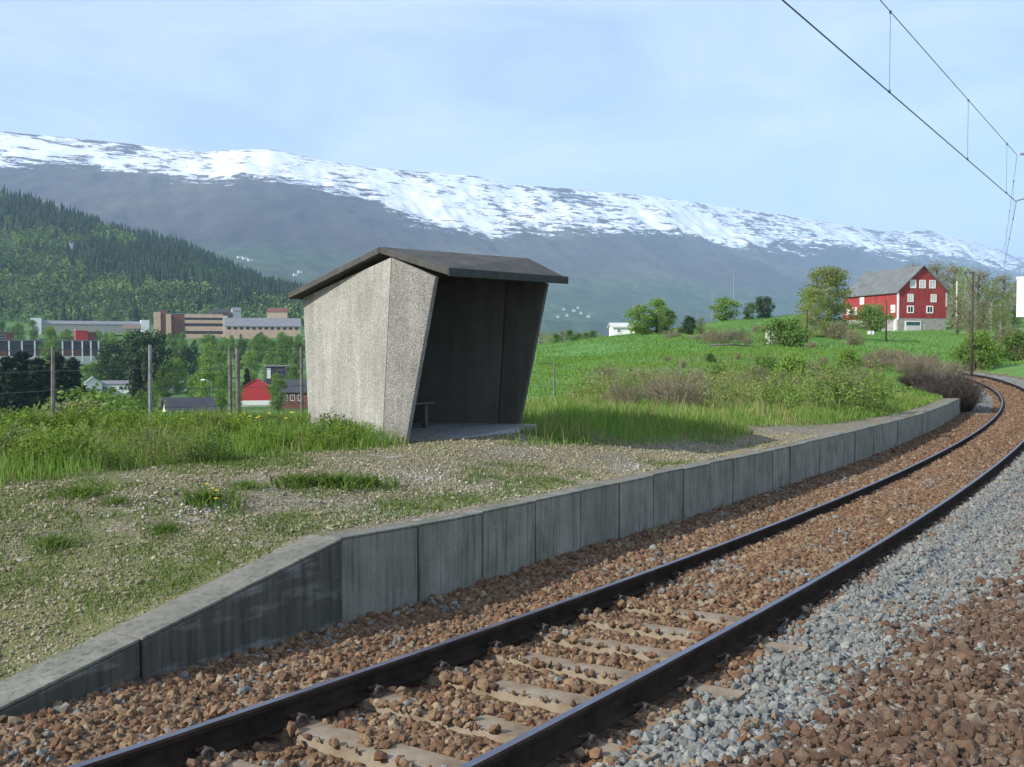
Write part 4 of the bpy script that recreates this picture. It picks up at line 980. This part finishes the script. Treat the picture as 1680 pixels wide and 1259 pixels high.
# scrub between fence and meadow, and round the curve
for px, yt, D, r, w, lb_ in ((1288, 522, 90, B_m, 1.45, 'olive green bush in the meadow left of the dark utility pole'), (1375, 527, 112, B_o, 1.1, 'brown budding bush below the birch by the barn'), (1400, 540, 100, B_o, 1.0, 'brown budding bush in front of the dark bushy tree'),
        (1392, 572, 46, B_g, .9, 'bright green bush between the brown brush and the weeds'), (1303, 580, 41, B_g, .8, 'light green bush standing in the middle of the scrub'), (1255, 585, 44, B_m, .9, 'mid green bush in the scrub'), (1600, 545, 73, B_g, 1.0, 'rounded green bush beside the pole at the curve'),
        (1672, 545, 80, B_m, 1.3, 'green bush under the white house'), (1655, 535, 95, B_o, 1.2, 'rust brown bush on the slope below the white house')):
    tree_px(r, 2, px, 0, yt, D, w, lb_, 'bushes beyond the platform')
for i, (px, yt, D, r, w) in enumerate(((1425, 575, 50, B_t, 1), (1445, 570, 54, B_o, 1), (1465, 570, 56, B_t, 1.1), (1485, 572, 58, B_t, 1.1), (1508, 576, 60, B_t, 1), (1528, 580, 58, B_o, .9), (1545, 590, 56, B_t, .9), (1410, 600, 44, B_t, 1), (1440, 600, 46, B_t, 1.1), (1475, 602, 48, B_t, 1.1), (1505, 602, 50, B_t, 1.1), (1532, 604, 50, B_t, .9), (1330, 590, 46, B_t, 1), (1350, 585, 50, B_o, 1), (1240, 600, 40, B_o, .9), (1215, 604, 38, B_t, .8), (1275, 600, 38, B_t, .9), (1180, 600, 42, B_m, .8), (1140, 606, 40, B_o, .8), (1090, 612, 38, B_t, .7), (1060, 618, 36, B_o, .6), (1120, 590, 55, B_o, .9), (1165, 580, 62, B_m, .9), (1210, 578, 64, B_o, .9), (1095, 585, 66, B_t, 1.2), (1235, 565, 80, B_t, 1.2), (1330, 560, 78, B_o, 1.1), (1010, 622, 37, B_o, .5), (1365, 610, 43, B_m, .8), (1160, 548, 100, B_t, 1.4), (1195, 546, 102, B_t, 1.4), (1225, 552, 95, B_t, 1.2))):
    lab = {B_t.name: 'bare brown twiggy bush in the scrub beyond the platform', B_o.name: 'brownish budding bush in the scrub beyond the platform', B_m.name: 'mid green bush in the scrub beyond the fence'}[r.name]
    tree_px(r, 1.6 if r is B_t else 2, px, 0, yt, D, w, lab, 'scrub bushes beyond the platform')
for i in range(74):
    px = rv.uniform(960, 1420); D = rv.uniform(27, 48); yt = rv.uniform(582, 626) - max(0, px-1250)*.05 + max(0, 1060-px)*.12; rr = rv.choice((S_l, S_o, S_l, S_g, S_l, S_g, B_t) if px < 1330 else (B_t, S_o, S_g, S_l))
    lab = {B_t.name: 'bare brown twiggy bush in the scrub beyond the platform', S_o.name: 'thin brownish sapling thicket in the scrub beyond the platform', S_l.name: 'thin yellow green sapling thicket in the scrub beyond the fence', S_g.name: 'thin bright green sapling thicket in the scrub beyond the fence'}[rr.name]
    tree_px(rr, 1.6 if rr is B_t else 2, px, 0, yt, D, rv.uniform(.9, 1.5), lab, 'scrub bushes beyond the platform')
for i in range(20):
    px = rv.uniform(1088, 1320); D = rv.uniform(95, 140); yt = 540 - (px-1088)*.055 + rv.uniform(-4, 10); rr = rv.choice((S_o, S_o, B_o, B_t, S_l)); 
    tree_px(rr, 1.6 if rr is B_t else 2, px, 0, yt, D, 1.7, 'brownish bush on the upper meadow slope below the crest trees', 'bushes on the upper meadow slope')
for i in range(16):
    px = rv.uniform(1415, 1560); D = rv.uniform(46, 58); yt = 568+abs(px-1460)*.16+rv.uniform(0, 20); tree_px(B_t, 1.6, px, 0, yt, D, 1.2, 'bare brown twiggy bush in the scrub beyond the platform', 'scrub bushes beyond the platform')
# dark heap of cut brush at the platform end
for i, (px, yt, D, w, h) in enumerate(((1490, 612, 44, 1.1, 0), (1512, 608, 44, 1.1, 0), (1535, 606, 43.5, 1.1, 0), (1556, 606, 43, 1.0, 0), (1572, 612, 42.3, .9, 0), (1580, 630, 41.5, .9, 0), (1545, 618, 41.8, 1.2, 0), (1562, 624, 41.3, 1.0, 0))):
    tree_px(B_td, 1.6, px, 0, yt, D, w, 'dark tangled brush heaped at the far end of the platform', 'heaps of dark brush at the platform end')
# grass tufts and dandelions
def tuft_proto():
    r = thing('grass_tuft', None, 'grass tuft'); n = 260; a = rng.uniform(0, 6.28, n); q = np.minimum(np.abs(rng.normal(0, .11, n))*(1+.4*np.sin(a*3)), .19)
    blades('leaf_blades', np.stack([q*np.cos(a), q*np.sin(a), 0*q-.01], 1), rng.uniform(.03, .11, n), rng.uniform(.006, .014, n), M['grass_short'], 1.1, r); return r
TU = tuft_proto()
def on_plat(px, yr):
    Dd = 12.
    for it in range(12):
        x, y = at(px, Dd); zz = float(zsurf(np.array([x]), np.array([y]))[0]); Dd = (HC-zz)*FPX/max(20, yr-570)
    x, y = at(px, Dd); return x, y, float(zsurf(np.array([x]), np.array([y]))[0])
for px, yr, s_, lb_ in ((402, 928, 1.0, 'green grass tuft growing at the ramp edge of the platform gravel'), (85, 942, 1.0, 'isolated dark green grass tuft on the gravel near the left picture edge'), (335, 826, 1.8, 'wide grass tuft with yellow flowers on the gravel'), (545, 797, 1.9, 'wide low grass patch on gravel in front of the left weeds'), (600, 796, 1.5, 'low grass patch on gravel nearest the shelter front'), (130, 870, 1.2, 'small grass tuft on the gravel below the tall grass at left'), (490, 795, 1.5, 'low grass patch on gravel furthest left of the row'), (190, 955, .8, 'small grass tuft low on the left gravel'), (270, 905, .9, 'small grass tuft on gravel above the ramp')):
    x, y, z = on_plat(px, yr); put(TU, x, y, s_, 1.0, None, 1.2, lb_, 'grass tufts on the platform gravel', z=z)
def flower_proto():
    r = thing('dandelion', None, 'flower'); MB().tube([(0, 0, -.05), (.01, 0, .2), (.0, .015, .36)], .004, 5).obj('stem', M['weed'], r)
    m = MB(); V = [(0, .015, .385)]; F = []; n = 14
    for k in range(n): t = 2*math.pi*k/n; rr = .022 if k % 2 else .03; V.append((rr*math.cos(t), .015+rr*math.sin(t), .37))
    F = [(0, 1+k, 1+(k+1) % n) for k in range(n)] + [tuple(range(n, 0, -1))]
    m.add(V, F).obj('flower_head', M['yellow'], r); return r
FLW = flower_proto()
for px, yr in ((480, 676), (388, 690), (395, 698), (410, 694), (425, 708), (402, 715), (440, 700), (545, 705), (375, 702), (360, 712), (468, 700), (420, 685), (300, 712), (330, 708)):
    D = random.uniform(15.6, 17.2); x, y = at(px, D); zt = zrow(yr, D); zg = gz(x, y)
    hh = max(.3, zt-zg); put(FLW, x, y, hh, .38, None, .38/hh*1.1, 'yellow dandelion flower in the tall weeds left of the shelter', 'dandelions in the weeds')
for px, yr in ((345, 830), (338, 822), (352, 834), (350, 848)):
    x, y, z = on_plat(px, yr); put(FLW, x, y, .16, .38, None, 1.7, 'low yellow dandelion in the grass tuft on the gravel', 'dandelions on the gravel', z=z)

# ------------------------------------------------------------------ wooded hillside
def forest():
    n = 15000; D = np.sqrt(rng.uniform(820**2, 1720**2, n)); px = rng.uniform(-700, 640, n); x = (px-840)/FPX*D
    z = zground(x, D); s = (D-820)/680
    lim = np.interp(px, [-700, 460, 560, 640], [1, 1, .5, 0]); k = rng.uniform(0, 1, n) < lim*.75
    x, D, z, px, s = x[k], D[k], z[k], px[k], s[k]; n = len(x)
    up = fbm(px*.011+3, s*5.0, 4, 91)
    con = (s*1.25 + (up-.5)*3.4 + rng.normal(0, .16, n)) > .60
    # conifers: jagged stacked cones
    def conifers(x, D, z):
        n = len(x); H = rng.uniform(9, 19, n); W = H*rng.uniform(.15, .22, n); tiers = 6; seg = 6; V = []; F = []
        base = np.stack([x, D, z-.5], 1); a0 = rng.uniform(0, 6.28, n)
        for t in range(tiers):
            zb = H*(.06+.9*t/tiers); zt = H*(.06+.9*(t+1.7)/tiers).clip(None, H) if False else np.minimum(H*(.06+.9*(t+1.8)/tiers), H); rr = W*(1-t/tiers*.92)
            ring = []
            for j in range(seg):
                a = a0+t*.5+2*np.pi*j/seg; q = rr*rng.uniform(.65, 1.2, n); ring.append(np.stack([q*np.cos(a), q*np.sin(a), zb+rng.uniform(-.04, .04, n)*H], 1)+base)
            ring.append(np.stack([0*zt, 0*zt, zt], 1)+base); V.append(np.stack(ring, 1))
        V = np.stack(V, 1); i = (np.arange(n*tiers)*(seg+1))
        F = np.concatenate([np.stack([i+j, i+(j+1) % seg, i+seg], 1) for j in range(seg)])
        return V.reshape(-1, 3), F
    V, F = conifers(x[con], D[con], z[con]); tag(mesh_np('conifer_wood', V, F, M['forest_con']), None, None, kind='stuff')
    x, D, z = x[~con], D[~con], z[~con]; n = len(x); m = 46
    H = rng.uniform(7, 14, n); P = rng.normal(size=(n, m, 3)); P /= np.linalg.norm(P, axis=2)[..., None]; P *= rng.uniform(.3, 1, (n, m, 1))**.4
    P = P*np.stack([H*.25, H*.25, H*.44], 1)[:, None] + np.stack([x, D, z+H*.52], 1)[:, None]
    V, F = leaf_quads(P.reshape(-1, 3), (np.repeat(H, m))*rng.uniform(.13, .27, n*m)); tag(mesh_np('deciduous_wood', V, F, M['forest_dec']), None, None, kind='stuff')
def woodmat(name, c1, c2, c3):
    t = NT(name); v = t.coord('Object'); k = t.ramp(t.island(), [(0, c1), (1, c2)])
    k = t.mix(t.ramp(t.noise(v, .013, 5), [(.42, 0.0), (.6, .9)]), k, c3); return t.col(k, .8)
M['forest_con'] = woodmat('spruce_wood', (.013, .032, .017), (.036, .068, .03), (.02, .045, .022))
M['forest_dec'] = woodmat('birch_wood', (.10, .17, .045), (.21, .29, .075), (.05, .10, .035))
forest()

# ------------------------------------------------------------------ buildings
def house(name, label, px, D, W, Dp, wall_h, roof_h, wallm, roofm, yaw=0, zb=None, ridge='x', wins=(), winm=None, over=.3, group=None, cat='house', flat=False, extra=None, base_h=0, basem=None):
    x, y = at(px, D); z = gz(x, y)-.1 if zb is None else zb
    r = thing(name, label, cat, (x, y, z), yaw - math.atan2(x, y), group)
    a, b = W/2, Dp/2; m = MB()
    if base_h: MB().box(-a-.03, a+.03, -b-.03, b+.03, -1.5, base_h).obj('foundation', basem, r)
    z0 = base_h if base_h else -1.5; wh = wall_h
    if flat or roof_h == 0: m.box(-a, a, -b, b, z0, wh)
    elif ridge == 'x':
        m.add([(-a,-b,z0),(a,-b,z0),(a,b,z0),(-a,b,z0),(-a,-b,wh),(a,-b,wh),(a,b,wh),(-a,b,wh),(-a,0,wh+roof_h),(a,0,wh+roof_h)], [(0,3,2,1),(0,1,5,4),(2,3,7,6),(1,2,6,9,5),(3,0,4,8,7),(4,5,9,8),(6,7,8,9)])
    else:
        m.add([(-a,-b,z0),(a,-b,z0),(a,b,z0),(-a,b,z0),(-a,-b,wh),(a,-b,wh),(a,b,wh),(-a,b,wh),(0,-b,wh+roof_h),(0,b,wh+roof_h)], [(0,3,2,1),(0,1,5,8,4),(2,3,7,9,6),(1,2,6,5),(3,0,4,7),(4,8,9,7),(5,6,9,8)])
    m.obj('wall', wallm, r)
    m = MB(); t = .18; e = over
    if flat or roof_h == 0: m.box(-a-e, a+e, -b-e, b+e, wh+.003, wh+.35)
    elif ridge == 'x':
        sl = roof_h/b; m.hexa([(-a-e,-b-e,wh-e*sl+.02),(a+e,-b-e,wh-e*sl+.02),(a+e,0,wh+roof_h+.02),(-a-e,0,wh+roof_h+.02)], [(-a-e,-b-e,wh-e*sl+t),(a+e,-b-e,wh-e*sl+t),(a+e,0,wh+roof_h+t),(-a-e,0,wh+roof_h+t)])
        m.hexa([(-a-e,.005,wh+roof_h+.02),(a+e,.005,wh+roof_h+.02),(a+e,b+e,wh-e*sl+.02),(-a-e,b+e,wh-e*sl+.02)], [(-a-e,.005,wh+roof_h+t),(a+e,.005,wh+roof_h+t),(a+e,b+e,wh-e*sl+t),(-a-e,b+e,wh-e*sl+t)])
    else:
        sl = roof_h/a; m.hexa([(-a-e,-b-e,wh-e*sl+.02),(0,-b-e,wh+roof_h+.02),(0,b+e,wh+roof_h+.02),(-a-e,b+e,wh-e*sl+.02)], [(-a-e,-b-e,wh-e*sl+t),(0,-b-e,wh+roof_h+t),(0,b+e,wh+roof_h+t),(-a-e,b+e,wh-e*sl+t)])
        m.hexa([(.005,-b-e,wh+roof_h+.02),(a+e,-b-e,wh-e*sl+.02),(a+e,b+e,wh-e*sl+.02),(.005,b+e,wh+roof_h+.02)], [(.005,-b-e,wh+roof_h+t),(a+e,-b-e,wh-e*sl+t),(a+e,b+e,wh-e*sl+t),(.005,b+e,wh+roof_h+t)])
    m.obj('roof', roofm, r)
    for w in wins: window(r, a, b, *w)
    return r
def window(r, a, b, face, c, z, w, h, glass, frame, fw=.14, name='window'):
    """face f/l/r: front, left, right wall; c centre along the wall; window = frame with a glass pane"""
    def bx(m, c0, c1, z0, z1, p0, p1):
        if face == 'f': m.box(c0, c1, -b-p1, -b+p0, z0, z1)
        elif face == 'r': m.box(a-p0, a+p1, c0, c1, z0, z1)
        else: m.box(-a-p1, -a+p0, c0, c1, z0, z1)
    m = MB(); bx(m, c-w/2-fw, c-w/2, z-h/2-fw, z+h/2+fw, .02, .06); bx(m, c+w/2, c+w/2+fw, z-h/2-fw, z+h/2+fw, .02, .06); bx(m, c-w/2, c+w/2, z-h/2-fw, z-h/2, .02, .06); bx(m, c-w/2, c+w/2, z+h/2, z+h/2+fw, .02, .06)
    bx(m, c-.04, c+.04, z-h/2, z+h/2, .02, .045)
    o = m.obj(name, frame, r); m = MB(); bx(m, c-w/2, c+w/2, z-h/2, z+h/2, .02, .03); m.obj('pane', glass, o)
W_, G_, PW = M['white'], M['window'], M['palewin']
# the red barn: local x = along the gable, gable wall faces -y
bx_, by_ = at(1472, 196)
BYAW = R(12)
zb = zrow(543, 196)
barn = thing('barn', 'large red wooden barn with grey roof and white windows on a pale stone base', 'barn', (bx_, by_, zb), BYAW)
GW, BL, FH, EH, RH = 10.3, 20., 2.4, 7.5, 4.7
MB().box(0.03, GW-.03, .03, BL-.03, -2.5, FH-.02).obj('foundation', M['stonebase'], barn)
m = MB(); m.add([(0,0,FH),(GW,0,FH),(GW,BL,FH),(0,BL,FH),(0,0,EH),(GW,0,EH),(GW,BL,EH),(0,BL,EH),(GW/2,0,EH+RH),(GW/2,BL,EH+RH)], [(0,3,2,1),(0,1,5,8,4),(2,3,7,9,6),(1,2,6,5),(3,0,4,7),(4,8,9,7),(5,6,9,8)])
m.obj('wall', M['red_wall'], barn)
m = MB(); e = .45; sl = RH/(GW/2)
m.hexa([(-e,-e,EH-e*sl+.02),(GW/2,-e,EH+RH+.02),(GW/2,BL+e,EH+RH+.02),(-e,BL+e,EH-e*sl+.02)], [(-e,-e,EH-e*sl+.22),(GW/2,-e,EH+RH+.22),(GW/2,BL+e,EH+RH+.22),(-e,BL+e,EH-e*sl+.22)])
m.hexa([(GW/2+.005,-e,EH+RH+.02),(GW+e,-e,EH-e*sl+.02),(GW+e,BL+e,EH-e*sl+.02),(GW/2+.005,BL+e,EH+RH+.02)], [(GW/2+.005,-e,EH+RH+.22),(GW+e,-e,EH-e*sl+.22),(GW+e,BL+e,EH-e*sl+.22),(GW/2+.005,BL+e,EH+RH+.22)])
m.obj('roof', M['slate'], barn)
MB().box(-.07, .22, -.07, .22, FH-.3, EH-.25).obj('corner_board', W_, barn); MB().box(GW-.22, GW+.07, -.07, .22, FH+2.2, EH-.25).obj('corner_board', M['offwhite'], barn)
def bwin(face, c, z, w, h, glass, frame=None, fw=.16):
    def bx(m, c0, c1, z0, z1, p0, p1):
        if face == 'f': m.box(c0, c1, -p1, p0, z0, z1)
        else: m.box(-p1, p0, c0, c1, z0, z1)
    m = MB(); bx(m, c-w/2-fw, c-w/2, z-h/2-fw, z+h/2+fw, .02, .08); bx(m, c+w/2, c+w/2+fw, z-h/2-fw, z+h/2+fw, .02, .08); bx(m, c-w/2, c+w/2, z-h/2-fw, z-h/2, .02, .08); bx(m, c-w/2, c+w/2, z+h/2, z+h/2+fw, .02, .08); bx(m, c-.05, c+.05, z-h/2, z+h/2, .02, .06)
    o = m.obj('window', frame or W_, barn); m = MB(); bx(m, c-w/2, c+w/2, z-h/2, z+h/2, .02, .035); m.obj('pane', glass, o)
for c in (3.1, 5.1, 7.2): bwin('f', c, 8.85, 1.0, 1.25, PW)
bwin('f', 2.6, 6.2, .9, 1.2, PW); bwin('f', 7.5, 6.2, .9, 1.2, PW)
bwin('f', 2.6, 4.05, 1.0, 1.0, M['black'], None, .22); bwin('f', 6.7, 4.05, 1.0, 1.0, M['black'], None, .22)
for c, z, w in ((1.6, 4.2, 1.1), (12.6, 6.2, 1.2), (15.3, 4.2, 1.2), (17.8, 4.2, 1.0), (8, 4.2, 1.1)): bwin('l', c, z, w, 1.15, PW)
m = MB(); m.box(1.5, 4.9, -.06, .03, -.3, 1.85); m.obj('door_frame', W_, barn)
dr_ = MB().box(1.75, 4.65, -.075, -.062, -.3, 1.0).obj('door', M['offwhite'], barn); MB().box(1.75, 4.65, -.075, -.062, 1.003, 1.7).obj('pane', M['teal'], dr_)
MB().box(-.1, .5, .3, 1.4, -.4, 2.2).obj('doorway', M['offwhite'], barn)
# other houses
house('house', 'small white house partly hidden behind the light green trees on the crest', 1020, 168, 3.5, 5, 1.5, .6, W_, M['offwhite'], R(8), zb=zrow(553, 168), wins=(('f', -.8, .95, .5, .5, G_, W_),))
house('house', 'white two-storey house cut off by the right picture edge', 1720, 150, 7.6, 8, 3.9, 0, W_, W_, R(-6), zb=zrow(504, 150), flat=True, over=.1, wins=(('f', -2.5, 1.1, .6, .8, PW, W_), ('f', 1, 1.1, .8, .9, G_, W_), ('f', 1, 2.7, .8, .8, G_, W_)))
house('house', 'white gabled house end beside the long white hall', 152, 330, 4.8, 7, 3.2, 1.8, W_, M['greyroof'], R(5), zb=zrow(645, 330), ridge='y', wins=(('f', 0, 1.8, 1, 1, G_, W_),))
house('long_hall', 'long white hall beside the white gabled house', 195, 336, 11.5, 7, 2.4, .9, W_, M['greyroof'], R(-8), zb=zrow(642, 336), cat='building', wins=tuple(('f', c, 1.2, 1, .8, G_, W_) for c in (-4, -1.5, 1, 3.5)))
house('long_hall', 'long white low building right of the slender metal fence post', 276, 338, 12, 7, 2.2, 1.0, W_, M['greyroof'], R(4), zb=zrow(640, 338), cat='building', wins=tuple(('f', c, 1.0, 1, .8, G_, W_) for c in (-4.5, -2, .5, 3, 5)))
rh = house('house', 'small bright red gabled house with a white base', 421, 262, 7.4, 8, 3.9, 2.2, M['red_bright'], M['red_bright'], R(-4), zb=zrow(662, 262), ridge='y', base_h=.9, basem=W_, over=.15)
house('shed', 'low grey shed with dark pitched roof and open black doorway below the fence', 308, 170, 7.2, 6, 1.9, 1.9, M['offwhite'], M['darkroof'], R(12), zb=zrow(692, 170), over=.5, cat='shed', wins=(('f', 2.2, .85, 1.7, 1.6, M['black'], M['darkroof'], .05, 'doorway'), ('f', -1.2, 1, .6, .7, G_, W_)))
house('building', 'dark flat-roofed building with a white wall end behind the red house', 456, 345, 8, 8, 4.2, 0, M['darkroof'], M['greyroof'], R(3), zb=zrow(622, 345), flat=True, cat='building', wins=(('f', -3.2, 2, 1.0, 3.2, W_, W_, .1, 'wall_panel'), ('f', 1, 2.4, 3, 1.2, G_, M['greyroof'])))
house('house', 'dark roofed house with reddish front next to the shelter wall', 486, 245, 6.5, 7, 2.6, 2.6, M['brick'], M['darkroof'], R(-10), zb=zrow(660, 245), over=.4, wins=tuple(('f', c, 1.2, .8, 1.2, G_, M['offwhite']) for c in (-2, -.3, 1.5)))
# long flat building with red penthouse
fb = house('flat_block', 'long flat-roofed block with white columns and a red box on its roof', 40, 450, 60, 10, 8.6, 0, M['darkroof'], M['greyroof'], R(2), zb=zrow(592, 450), flat=True, cat='building', base_h=2.0, basem=M['offwhite'], over=.15)
for c in (-24, -18, -12, -6, -1, 4, 10, 15, 19, 23, 26.5, 29.7): MB().box(c-.28, c+.28, -5.35, -5.003, -.5, 8.5).obj('column', W_, fb)
for c, w in ((-21, 4.4), (-9, 4.4), (7, 4.4), (12.6, 3.6), (17, 2.8), (21, 2.8), (28, 2.4)): MB().box(c-w/2, c+w/2, -5.2, -5.003, 2.2, 4.6).obj('wall_panel', M['brick'], fb)
for c, w in ((-15, 4.6), (1.5, 4), (24.6, 2.6)): MB().box(c-w/2, c+w/2, -5.12, -5.003, 3.4, 6.8).obj('window', G_, fb)
MB().box(20.5, 25.5, -3, 2, 8.96, 13.2).obj('penthouse', M['red_bright'], fb); MB().box(25.51, 29, -2.5, 2, 8.96, 12.6).obj('penthouse', M['brick'], fb); MB().box(20.4, 25.6, -3.1, 2.1, 13.203, 13.7).obj('penthouse_roof', M['tan'], fb)
house('house', 'pinkish red building just showing at the left picture edge above the flat block', 0, 520, 13, 10, 5, 0, M['brick'], M['greyroof'], 0, zb=zrow(562, 520), flat=True, cat='building', wins=(('f', 1, 3, 3, 1.2, G_, M['offwhite']),))
# brown brick school
sch = thing('school_building', 'brown brick three-storey block with tan concrete bands and end towers below the wooded hill', 'building', (*at(312, 700), zrow(556, 700)), -math.atan2(at(312, 700)[0], 700))
MB().box(-15, 21.5, 0, 14, -4, 16.2).obj('wall', M['brick'], sch)
for z0, z1 in ((-3, 3.2), (5.2, 8.4), (10.4, 12.6), (14.2, 16.5)): MB().box(-3.2, 21.6, -.35, -.003, z0, z1).obj('concrete_band', M['tan'], sch)
for z0 in (3.25, 8.45, 12.65): MB().box(-3.1, 21.5, -.1, -.003, z0, z0+1.5).obj('window', G_, sch)
MB().box(-23, -18.5, -2, 10, -4, 17.8).obj('end_tower', M['tan'], sch); MB().box(-18.49, -15.003, -1, 9, -4, 19).obj('stair_tower', M['brick'], sch); MB().box(-15.2, -11.8, -2.6, -.4, -6, 16.4).obj('pier', M['tan'], sch)
MB().box(21.61, 24.5, -1.2, 12, -4, 15.6).obj('pier', M['offwhite'], sch); MB().box(-15.3, 21.9, -.2, 14.2, 16.52, 17.0).obj('roof', M['greyroof'], sch)
house('school_wing', 'long low wing with grey sloping roof right of the brick block', 432, 702, 49, 14, 7.2, 5.4, M['tan'], M['greyroof'], R(1), zb=zrow(553, 702), cat='building', over=.5, wins=tuple(('f', c, 5.6, 2.3, 1.5, G_, M['brick']) for c in range(-22, 24, 4)))
wg = house('school_wing', 'long low grey wing with white end blocks left of the brick block', 155, 720, 74, 12, 4.4, 2.2, M['stonebase'], M['greyroof'], R(1), zb=zrow(543, 720), cat='building', over=.3)
MB().box(-39.8, -33, -6.6, 5, -3, 8.3).obj('end_block', W_, wg); MB().box(30.5, 36, -6.7, 5, -2, 7.6).obj('end_block', W_, wg); MB().box(19, 30.4, -6.6, -6.003, 1.5, 4.2).obj('wall_panel', M['tan'], wg)
house('house', 'dark brown house among trees above the brick block', 362, 760, 12, 9, 5, 3, M['brick'], M['darkroof'], R(5), zb=zrow(525, 760))
house('house', 'pale orange house among trees near the shelter roof end', 456, 800, 15, 9, 3.6, 3, M['tan'], M['brick'], R(-5), zb=zrow(520, 800))
house('house', 'small grey-white house above the grey school wing', 388, 765, 6, 6, 5, 2.6, M['offwhite'], M['greyroof'], R(15), zb=zrow(522, 765))
def on_mount(px, yr):
    i = np.argmin(abs(mpx-px)); j = np.argmin(abs(YI[i]-yr)); return DD[i, j], ZZ[i, j]
for px, D, yb, w, lb_ in ((121, 1210, 409, 7.5, 'lone white house high among the spruces of the wooded hill'), (396, 1560, 424, 12, 'left of three pale houses where the wooded hill meets the mountain'), (404, 1570, 426, 10, 'middle of three pale houses where the wooded hill meets the mountain'), (412, 1575, 429, 9, 'right of three pale houses where the wooded hill meets the mountain'), (486, 1600, 453, 9, 'upper white house beside the shelter roof end'), (493, 1580, 449, 8, 'white house nearest the shelter roof end')):
    zb_ = zrow(yb, D)
    if px > 300: D0 = D; D, zb_ = on_mount(px, yb); w = w*D/D0*.8
    house('house', lb_, px, D, w, 8, 5, 3, W_, M['greyroof'], R(20), zb=zb_, group='white houses on the far slopes')
for px, D, yb, w in ((915, 0, 522, 14), (930, 0, 519, 12), (941, 0, 512, 17), (953, 0, 516, 13), (965, 0, 521, 15), (925, 0, 509, 12), (948, 0, 506, 12)):
    D, zb_ = on_mount(px, yb); w *= .62
    house('house', 'tiny white house in the far valley at the mountain foot right of the shelter', px, D, w, 9, 5, 3.5, M['offwhite'], M['greyroof'], R(10), zb=zb_, group='far valley houses')

# ------------------------------------------------------------------ poles, lamps, odds and ends
def pole(px, D, ytop, r, label, mat, name='utility_pole', arms=0, group=None, ybase=None):
    x, y = at(px, D); zg = gz(x, y); h = zrow(ytop, D)-zg
    t_ = thing(name, label, 'pole', (x, y, zg), 0, group); MB().tube([(0, 0, -.5), (0, 0, h)], r, 8, r*.7).obj('pole_shaft', mat, t_, smooth=True)
    for k in range(arms): MB().box(-1.1, 1.1, -.06, .06, h-.5-k*.9, h-.36-k*.9).obj('crossarm', mat, t_)
    return t_
pole(1323, 100, 508, .13, 'dark utility pole left of the birch beside the dark bush', M['wood_dark'])
pole(1453, 120, 492, .12, 'dark utility pole in front of the barn wall', M['wood_dark'])
pole(1203, 420, 442, .28, 'tall pale power mast rising over the crest trees', M['post_metal'], 'power_mast', 3)
pole(1168, 400, 478, .2, 'shorter pale power pole left of the tall power mast', M['post_metal'], 'power_mast', 1)
pole(1568, 190, 462, .14, 'pale pole in the grove just right of the barn', M['offwhite'])
def lamp(px, D, ytop, label):
    x, y = at(px, D); zg = gz(x, y); h = zrow(ytop, D)-zg; t_ = thing('street_lamp', label, 'street lamp', (x, y, zg), 0, 'street lamps below the platform')
    MB().tube([(0, 0, -.3), (0, 0, h-.5)], .11, 8, .08).obj('lamp_post', M['post_metal'], t_); MB().tube([(0, 0, h-.5), (-.6, 0, h-.1), (-1.4, 0, h+.05)], .07, 6).obj('arm', M['post_metal'], t_)
    MB().hexa([(-2.2, -.2, h-.02), (-1.3, -.2, h-.02), (-1.3, .2, h-.02), (-2.2, .2, h-.02)], [(-2.0, -.12, h+.2), (-1.4, -.12, h+.2), (-1.4, .12, h+.2), (-2.0, .12, h+.2)]).obj('lamp_head', W_, t_)
lamp(77, 205, 640, 'street lamp with an arm in front of the dark spruces at left'); lamp(347, 205, 624, 'pale street lamp with an arm above the low grey shed'); lamp(243, 320, 544, 'thin tall lamp post behind the slender metal fence post')
x, y = at(1266, 95); bal = thing('hay_bale', 'pale cream wrapped bale standing at the edge of the scrub', 'bale', (x, y, gz(x, y)))
MB().tube([(0, 0, 0), (0, 0, .08), (0, 0, 1.15), (0, 0, 1.25)], .62, 16).obj('wrapping', M['offwhite'], bal, smooth=True, bevel=.05); MB().box(-.5, .5, -.645, -.60, .5, .58).obj('band', M['wire'], bal)
x, y = at(1428, 150); b2 = thing('hay_bale', 'small pale bale lying in the grass in front of the barn', 'bale', (x, y, gz(x, y)+.1)); MB().tube([(-.4, 0, .25), (-.37, 0, .25), (.37, 0, .25), (.4, 0, .25)], .3, 14).obj('wrapping', M['offwhite'], b2, smooth=True, bevel=.05); MB().tube([(-.05, 0, .25), (.05, 0, .25)], .31, 14).obj('band', M['wire'], b2)
x, y = at(1193, 76); lg = thing('log', 'pale peeled log lying across the top of the scrub', 'log', (x, y, gz(x, y)+.35), R(-4)); MB().tube([(-1.3, 0, .05), (.2, .05, .1), (1.6, 0, 0)], .08, 10, .05).obj('stem', M['bench'], lg, smooth=True); MB().tube([(.4, 0, .1), (.7, -.2, .35)], .05, 6, .03).obj('branch_stub', M['bench'], lg)
